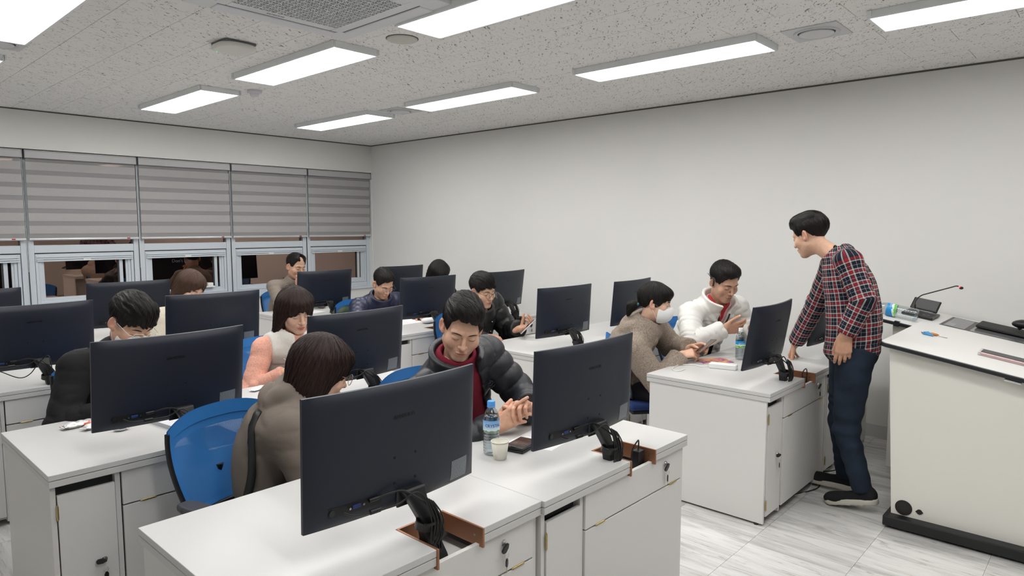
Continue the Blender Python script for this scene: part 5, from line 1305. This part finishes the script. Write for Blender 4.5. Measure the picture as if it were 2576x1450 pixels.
# candy
p0 = on_board(4.575, -.145); e_ = thing('candy', 'small orange candy in a twisted wrapper on the lectern', 'candy', p0, .25); om = mat('candy_orange', (.55,.20,.04), .35)
MB().sphere((0,0,.008), (.013,.030,.008), 8, M).build('sweet', om, e_); MB().prism([(-.004,.028),(.004,.028),(.016,.062),(-.010,.058)], .003, .006, M).build('wrapper_end', mat('candy_brown', (.28,.09,.03), .4), e_); MB().prism([(-.003,-.030),(.003,-.030),(.009,-.075),(-.006,-.070)], .002, .004, M).build('wrapper_end', mat('candy_pale', (.65,.48,.36), .4), e_)
p0 = on_board(4.535, -.125); e_ = thing('candy_wrapper', 'crumpled blue wrapper scrap beside the orange candy', 'wrapper', p0, .2); bm_ = mat('wrapper_blue', (.06,.30,.60), .3)
MB().prism([(-.012,-.03),(.006,-.026),(.012,.0),(.004,.03),(-.010,.022)], .001, .010, M).build('scrap', bm_, e_, .003)
MB().prism([(0,-.02),(.022,.0),(.008,.026),(-.002,.008)], .006, .016, M @ rot('Y', -25)).build('flap', bm_, e_, .003)
# ================================================================== BOTTLES
pet = bpy.data.materials.new('clear_plastic'); pet.use_nodes = True
def _():
    n = NT(pet); tt = n.t; tt.nodes.remove(n.b); lw = n.n('ShaderNodeLayerWeight', Blend=.42); gl = n.n('ShaderNodeBsdfGlossy', Roughness=.06); tr = n.n('ShaderNodeBsdfTransparent'); tr.inputs[0].default_value = (.86,.90,.92,1); mx = n.n('ShaderNodeMixShader')
    n.l(n.math('ADD', n.math('MULTIPLY', lw.outputs['Facing'], .55), .07), mx.inputs[0]); n.l(tr.outputs[0], mx.inputs[1]); n.l(gl.outputs[0], mx.inputs[2]); n.l(mx.outputs[0], tt.nodes['Material Output'].inputs[0])
_()
def label_mat(name, kind, lying=False):
    m = mat(name, (.3,.5,.8), .35); n = NT(m); c = n.coords(); sx = n.n('ShaderNodeSeparateXYZ'); n.l(c, sx.inputs[0]); z = sx.outputs[2] if not lying else n.math('ADD', n.math('DIVIDE', sx.outputs[1], 1.3), .10)
    nz = n.noise(c, 60, 3); zz = n.math('ADD', z, n.math('MULTIPLY', n.math('SUBTRACT', nz, .5), .018))
    if kind == 'crystal': n.base(n.ramp(n.math('DIVIDE', zz, .2), [(.0, (.05,.30,.05)), (.505, (.10,.42,.08)), (.52, (.75,.85,.95)), (.60, (.42,.65,.92)), (.72, (.16,.42,.85))]))
    else: n.base(n.ramp(n.math('DIVIDE', zz, .2), [(.0, (.75,.85,.80)), (.43, (.12,.50,.12)), (.48, (.45,.75,.15)), (.50, (.80,.90,.95)), (.53, (.02,.30,.68)), (.70, (.03,.22,.60))]))
    for e in n.t.nodes:
        if e.type == 'VALTORGB': e.color_ramp.interpolation = 'LINEAR' if kind == 'crystal' else 'CONSTANT'
    return m
def bottle(lab, loc, cap_m, lm, txt, tm, M=Matrix.Identity(4), lz=(.098,.142)):
    t = thing('water_bottle', lab, 'bottle', loc); R0 = .0325
    prof = [(.001,.004),(.016,.003),(.026,.0),(.031,.006)]
    for k in range(7): z = .014+k*.0115; prof += [(R0,z),(R0,z+.006),(R0-.0028,z+.0085),(R0,z+.0112)]
    prof += [(R0,.098),(R0,.142),(R0-.001,.150),(.029,.163),(.022,.178),(.0145,.187),(.0135,.193),(.0135,.197)]
    MB().lathe(prof, 28, M).build('shell', pet, t)
    MB().lathe([(.0155,.190),(.0165,.191),(.0165,.195),(.0150,.196)], 24, M).build('neck_ring', cap_m, t)
    MB().lathe([(.0158,.197),(.0158,.213),(.0145,.2155),(.0005,.216)], 30, M).build('cap', cap_m, t, .0005)
    MB().lathe([(R0+.0006,lz[0]),(R0+.0006,lz[1])], 36, M).build('label_band', lm, t)
    if txt:
        o = text_mesh('label_text', txt, .017, tm, t, None, .0002); me = o.data
        for v in me.vertices:
            a = v.co.x/(R0+.001); r_ = R0+.0012+v.co.z; zz_ = (lz[0]+lz[1])/2+.002+v.co.y; th = -PI/2+a+bottle.rot; v.co = M @ Vector((r_*math.cos(th), r_*math.sin(th), zz_))
    MB().lathe([(.0305,.010),(.0305,.150),(.0285,.160),(.0005,.160)] if M == Matrix.Identity(4) else [(.0305,.006),(.0305,.02)], 24, M).build('water', pet, t)
    return t
bottle.rot = -.55
bottle('clear water bottle with blue cap beside the paper cup', (1.855,1.815,.75), mat('cap_blue', (.10,.36,.85), .35), label_mat('label_crystal', 'crystal'), 'CRYSTAL', mat('navy_print', (.02,.04,.25), .4))
bottle.rot = -.9
bottle('clear water bottle with white cap before the man in white jacket', (4.36,1.90,.75), white_pl, label_mat('label_samda', 'samda'), '삼다수', mat('white_print', (.85,.87,.9), .4), lz=(.085,.130))
Mb = rot('X', SL) @ rot('Z', 5) @ TR(0, 0, .043) @ rot('X', -90) @ Matrix.Scale(1.3, 4) @ TR(0, 0, -.10)
bottle.rot = -.3
bottle('half-empty water bottle lying on its side on the lectern', (5.00, 1.125, 1.048), white_pl, label_mat('label_samda_lying', 'samda', True), '삼다수', mat('white_print'), Mb)
# ================================================================== THINGS ON THE DESKS
t = thing('paper_cup', 'small cream paper cup beside the blue-capped bottle', 'cup', (1.838,1.752,.75)); cm = mat('cup_paper', (.78,.76,.66), .6)
MB().lathe([(.0005,.004),(.0235,.004),(.024,0),(.0255,.001),(.0345,.070),(.0335,.070),(.0245,.006),(.0005,.006)], 36).build('wall', cm, t); MB().lathe([(.0345+.0016*math.cos(a), .0705+.0016*math.sin(a)) for a in np.linspace(0, 2*PI, 9)], 36).build('rim', cm, t)
croc = mat('croc_leather', (.03,.016,.012), .3)
def _():
    n = NT(croc); c = n.coords(); v = n.n('ShaderNodeTexVoronoi', Scale=55.); v.feature = 'DISTANCE_TO_EDGE'; n.l(c, v.inputs['Vector']); f = n.math('GREATER_THAN', v.outputs['Distance'], .05); n.base(n.mix(f, (.006,.005,.005), (.05,.024,.018))); n.bump(v.outputs['Distance'], .5, .004)
_()
t = thing('phone_wallet', 'black flip phone case with brown crocodile-pattern cover', 'phone case', (1.99,1.775,.75), .2)
MB().box(-.068,.068,-.044,.044,0,.011).build('lower_case', black_pl, t, .004, 3); MB().box(-.069,.066,-.045,.043,.0125,.0235).build('upper_case', black_pl, t, .004, 3); MB().box(-.045,.060,-.038,.038,.0232,.0245).build('leather_panel', croc, t, .001); MB().box(-.069,-.055,-.012,.012,.0120,.0255).build('strap', black_pl, t, .002)
def sheet(lab, loc, rz, w=.21, h=.297, lines=True, n=1):
    t = thing('paper_sheet', lab, 'paper', loc, rz); MB().box(-w/2,w/2,-h/2,h/2,0,.0006*n).build('sheet', paper_m, t)
    if lines:
        for k in range(4): MB().box(-w*.38, w*(.38-.12*(k % 3)), h*(.32-.14*k)-.0008, h*(.32-.14*k)+.0008, .0006*n, .0007*n+.0001).build('print_line', mat('print_grey', (.25,.25,.27), .7), t)
    return t
sheet('white printed sheet beside the clasped hands', (2.17,1.79,.75), math.radians(-80))
sheet('white paper below the monitor of the man in turtleneck', (3.75,6.36,.75), .3, lines=False)
sheet('white document under the eyes of the man in navy jacket', (3.95,5.02,.75), .1, .42, .297, False)
t = thing('notebook', 'thick white notebook lying behind the monitor with snack packets', 'notebook', (1.255,3.19,.75), math.radians(8)); MB().box(-.15,.15,-.095,.095,.0015,.016).build('pages', paper_m, t, .001); MB().box(-.152,.152,-.097,.097,.016,.0185).box(-.152,.152,-.097,.097,0,.0015).box(-.152,-.149,-.097,.097,.0015,.016).build('cover', mat('nb_cover', (.70,.71,.76), .5), t, .001)
# foil snack packets
foil = mat('silver_foil', (.72,.73,.74), .28, metal=.55)
def _():
    n = NT(foil); c = n.coords(); n.bump(n.noise(c, 70, 4, .6, 1.), .5, .01); sx = n.n('ShaderNodeSeparateXYZ'); n.l(c, sx.inputs[0])
    n.base(n.ramp(n.noise(c, 26, 1), [(.60, (.80,.80,.80)), (.66, (.62,.10,.06))]))
_()
def packet(lab, loc, rz, L=.11, W=.05, Hh=.026, name='snack_packet', m=foil, cat_='snack'):
    t = thing(name, lab, cat_, loc, rz, 'snack packets')
    def f(u, v, s_):
        x = (u-.5)*L; e = max(0, 1-abs(2*u-1)**5); q = max(0, 1-abs(2*v-1)**2.5); y = (v-.5)*W*(.75+.25*e)
        return (x, y, Hh*.5+s_*Hh*.5*(e**.6)*(q**.6)+(.0015*math.sin(x*170+y*60) if s_ > 0 else 0))
    b = MB().grid(lambda u, v: f(u, v, 1), 16, 8).grid(lambda u, v: f(1-u, v, -1), 16, 8); b.build('pouch', m, t)
    for s_ in (-1, 1): MB().grid(lambda u, v: (s_*(L/2+.010*v), (u-.5)*W*.8, Hh*.5+.0025*math.sin(u*50)*(v+.2)), 12, 2).build('crimp', m, t, solid=.0006)
packet('silver snack packet lying nearest the monitor edge on the left row', (.905,3.365,.75), .35); packet('silver snack packet with red print behind the other packet', (.860,3.440,.75), .15, .13, .055)
packet('white and red snack packet before the woman in coral sweater', (1.735,3.50,.75), .5, .10, .05, .018)
def crumple(lab, loc, m, r, sq, seed, name, cat_):
    t = thing(name, lab, cat_, loc); rs = np.random.RandomState(seed); A = rs.randn(7, 3)
    def fn(p): d = np.sqrt(((p/np.array(sq, np.float32))**2).sum(1))*min(sq)-min(sq)*1.; return (d+.30*min(sq)*sum(np.abs(np.sin(p @ (a_*1.6/r))) for a_ in A)/7-.1*min(sq))
    V, F = surf(fn, -np.array(sq)*1.3, np.array(sq)*1.3, r*.075, .004); V[:,2] -= V[:,2].min(); np_mesh('crumple', V, F, m, t); return t
crumple('crumpled silver foil scrap under the monitor edge', (.965,3.235,.75), mat('foil_scrap', (.75,.77,.8), .15, metal=.9), .03, (.035,.022,.012), 1, 'foil_scrap', 'wrapper')
t = thing('straw_wrapper', 'white strip of torn wrapper standing in the foil scrap', 'wrapper', (.985,3.22,.757), .6); MB().box(-.005,.005,-.0006,.0006,0,.05, rot('Y', 40)).build('strip', paper_m, t)
crumple('crumpled white tissue on the desk below a monitor', (4.05,4.78,.75), paper_m, .07, (.09,.06,.028), 2, 'tissue', 'tissue')
crumple('small clear plastic wrap beside the tissue', (4.17,4.80,.75), mat('plastic_wrap', (.55,.58,.62), .15, metal=.3), .05, (.045,.035,.02), 3, 'plastic_wrap', 'wrapper')
# white power adapter with cord, magazine, reading glasses
t = thing('white_adapter', 'white rectangular charger with white cord on the desk', 'charger', (4.0,1.852,.75), math.radians(12)); MB().box(-.030,.030,-.085,.085,0,.033).build('body', white_pl, t, .006, 3)
MB().tube(spline([(0,.085,.014),(-.03,.13,.006),(.0,.20,.005),(-.06,.27,.005),(-.19,.27,.005),(-.24,.22,.005),(-.16,.20,.005)], 7), .0026, 7).build('cord', white_pl, t)
mag = mat('magazine_print', (.5,.3,.2), .35)
def _():
    n = NT(mag); c = n.coords(); n.base(n.ramp(n.noise(c, 13, 3, .6, 1.2), [(.30, (.10,.08,.30)), (.42, (.45,.12,.30)), (.52, (.75,.35,.10)), (.64, (.80,.60,.30)), (.75, (.85,.80,.72))]))
_()
t = thing('magazine', 'colourful orange and violet magazine beside the white charger', 'magazine', (4.175,2.0,.75), math.radians(-38)); MB().box(-.105,.105,-.075,.075,0,.004).build('pages', paper_m, t); MB().box(-.106,.106,-.076,.076,.004,.0048).build('cover', mag, t); MB().box(-.10,.106,-.07,.08,.0048,.007).build('inner_sheet', mag, t)
t = thing('reading_glasses', 'thin wire reading glasses lying at the foot of the bottle', 'glasses', (4.335,1.86,.75), .5); g = MB()
for s_ in (-1, 1): g.tube([(s_*.031+.022*math.cos(a), .0, .020+.019*math.sin(a)) for a in np.linspace(0, 2*PI, 21)], .0011, 6, False)
g.tube([(-.009,0,.026),(0,-.003,.029),(.009,0,.026)], .0011, 6); g.build('rims', metal_rim, t)
for s_ in (-1, 1): MB().tube([(s_*.053,0,.026),(s_*.056,.05,.018),(s_*.052,.12,.003)], .0012, 6).build('temple', metal_rim, t)
# phones in hands
def phone(lab, a, b, face, case, w=.072, th=.009):
    a, b = np.array(a, float), np.array(b, float); y = unit(b-a); n_ = unit(np.array(face, float)-y*(np.array(face) @ y)); x = np.cross(y, n_); c = (a+b)/2; L = np.linalg.norm(b-a)
    t = thing('phone', lab, 'phone', tuple(c)); M = Matrix(((x[0],y[0],n_[0],0),(x[1],y[1],n_[1],0),(x[2],y[2],n_[2],0),(0,0,0,1)))
    MB().box(-w/2,w/2,-L/2,L/2,-th/2,th/2, M).build('case', case, t, .003, 2); MB().box(-w/2+.003,w/2-.003,-L/2+.004,L/2-.004,th/2,th/2+.0004, M).build('screen', mat('phone_screen', (.02,.02,.025), .1), t)
def in_hand(lab, who, sd, case, tilt=.5, fx=.080, up=.019, L=.15):
    p = PEOPLE[who]; B, W, segs = p.hands[sd]; X, Y, Z = B[:,0], B[:,1]*sd, B[:,2]; c = W+p.off+X*fx-Z*up+Y*.012; ax = unit(Y*(1-tilt)+X*tilt); phone(lab, c-ax*L*.28, c+ax*L*.72, -Z, case)
phone('silver phone held up by the man with round glasses', (3.965,3.55,.795), (4.055,3.475,.905), (-.55,.55,.5), mat('phone_silver', (.55,.55,.57), .3, metal=.5))
phone('brown cased phone in the hands of the woman with mask', (4.035,2.05,.825), (4.138,1.985,.905), (-.45,.5,.75), mat('phone_brown', (.25,.14,.08), .5))
in_hand('gold cased phone held by the man in white jacket', 'P_white', -1, mat('phone_gold', (.62,.45,.26), .4), .4)
# green bag over the chair back
t = thing('green_bag', 'dark green bag hanging behind the man in navy jacket', 'bag', (3.80,5.80,0))
V, F = surf(lambda p: smin(ell(p, (0,0,.76), (.14,.07,.10)), ell(p, (.10,0,.70), (.14,.07,.12)), .05)+.012*fold(p, 16, 2), (-.2,-.15,.5), (.25,.15,1.0), .009, .01); np_mesh('pouch', V, F, cloth_mat('bag_green', (.025,.05,.025), 'nylon', .5), t); MB().tube(spline([(.02,.03,.83),(.06,.06,.86),(.12,.03,.82)], 5), .008, 8).build('handle', cloth_mat('bag_green', (0,0,0)), t)
# loose cables on the floor along the desk fronts
for k, (m, pts, lab) in enumerate(((rubber, [(3.86,1.50,.004),(4.10,1.43,.004),(4.30,1.36,.004),(4.42,1.37,.004),(4.55,1.42,.006),(4.60,1.55,.03)], 'black cable lying on the floor along the desk front'),
    (white_pl, [(3.84,1.47,.003),(4.05,1.45,.003),(4.20,1.39,.003),(4.38,1.41,.003),(4.48,1.50,.003)], 'white cable lying on the floor beside the black one'),
    (rubber, [(4.60,1.50,.004),(4.70,1.39,.004),(4.85,1.36,.004),(4.98,1.40,.03),(5.02,1.46,.12)], 'black cable rising to the far desk door'),
    (white_pl, [(4.58,1.46,.003),(4.72,1.42,.003),(4.90,1.41,.003),(5.0,1.50,.003)], 'white cable under the far desk door'))):
    t = thing('floor_cable', lab, 'cable', (pts[0][0], pts[0][1], 0)); MB().tube([Vector(p)-Vector((pts[0][0],pts[0][1],0)) for p in spline(pts, 8)], .004 if k % 2 == 0 else .003, 7).build('cord', m, t)
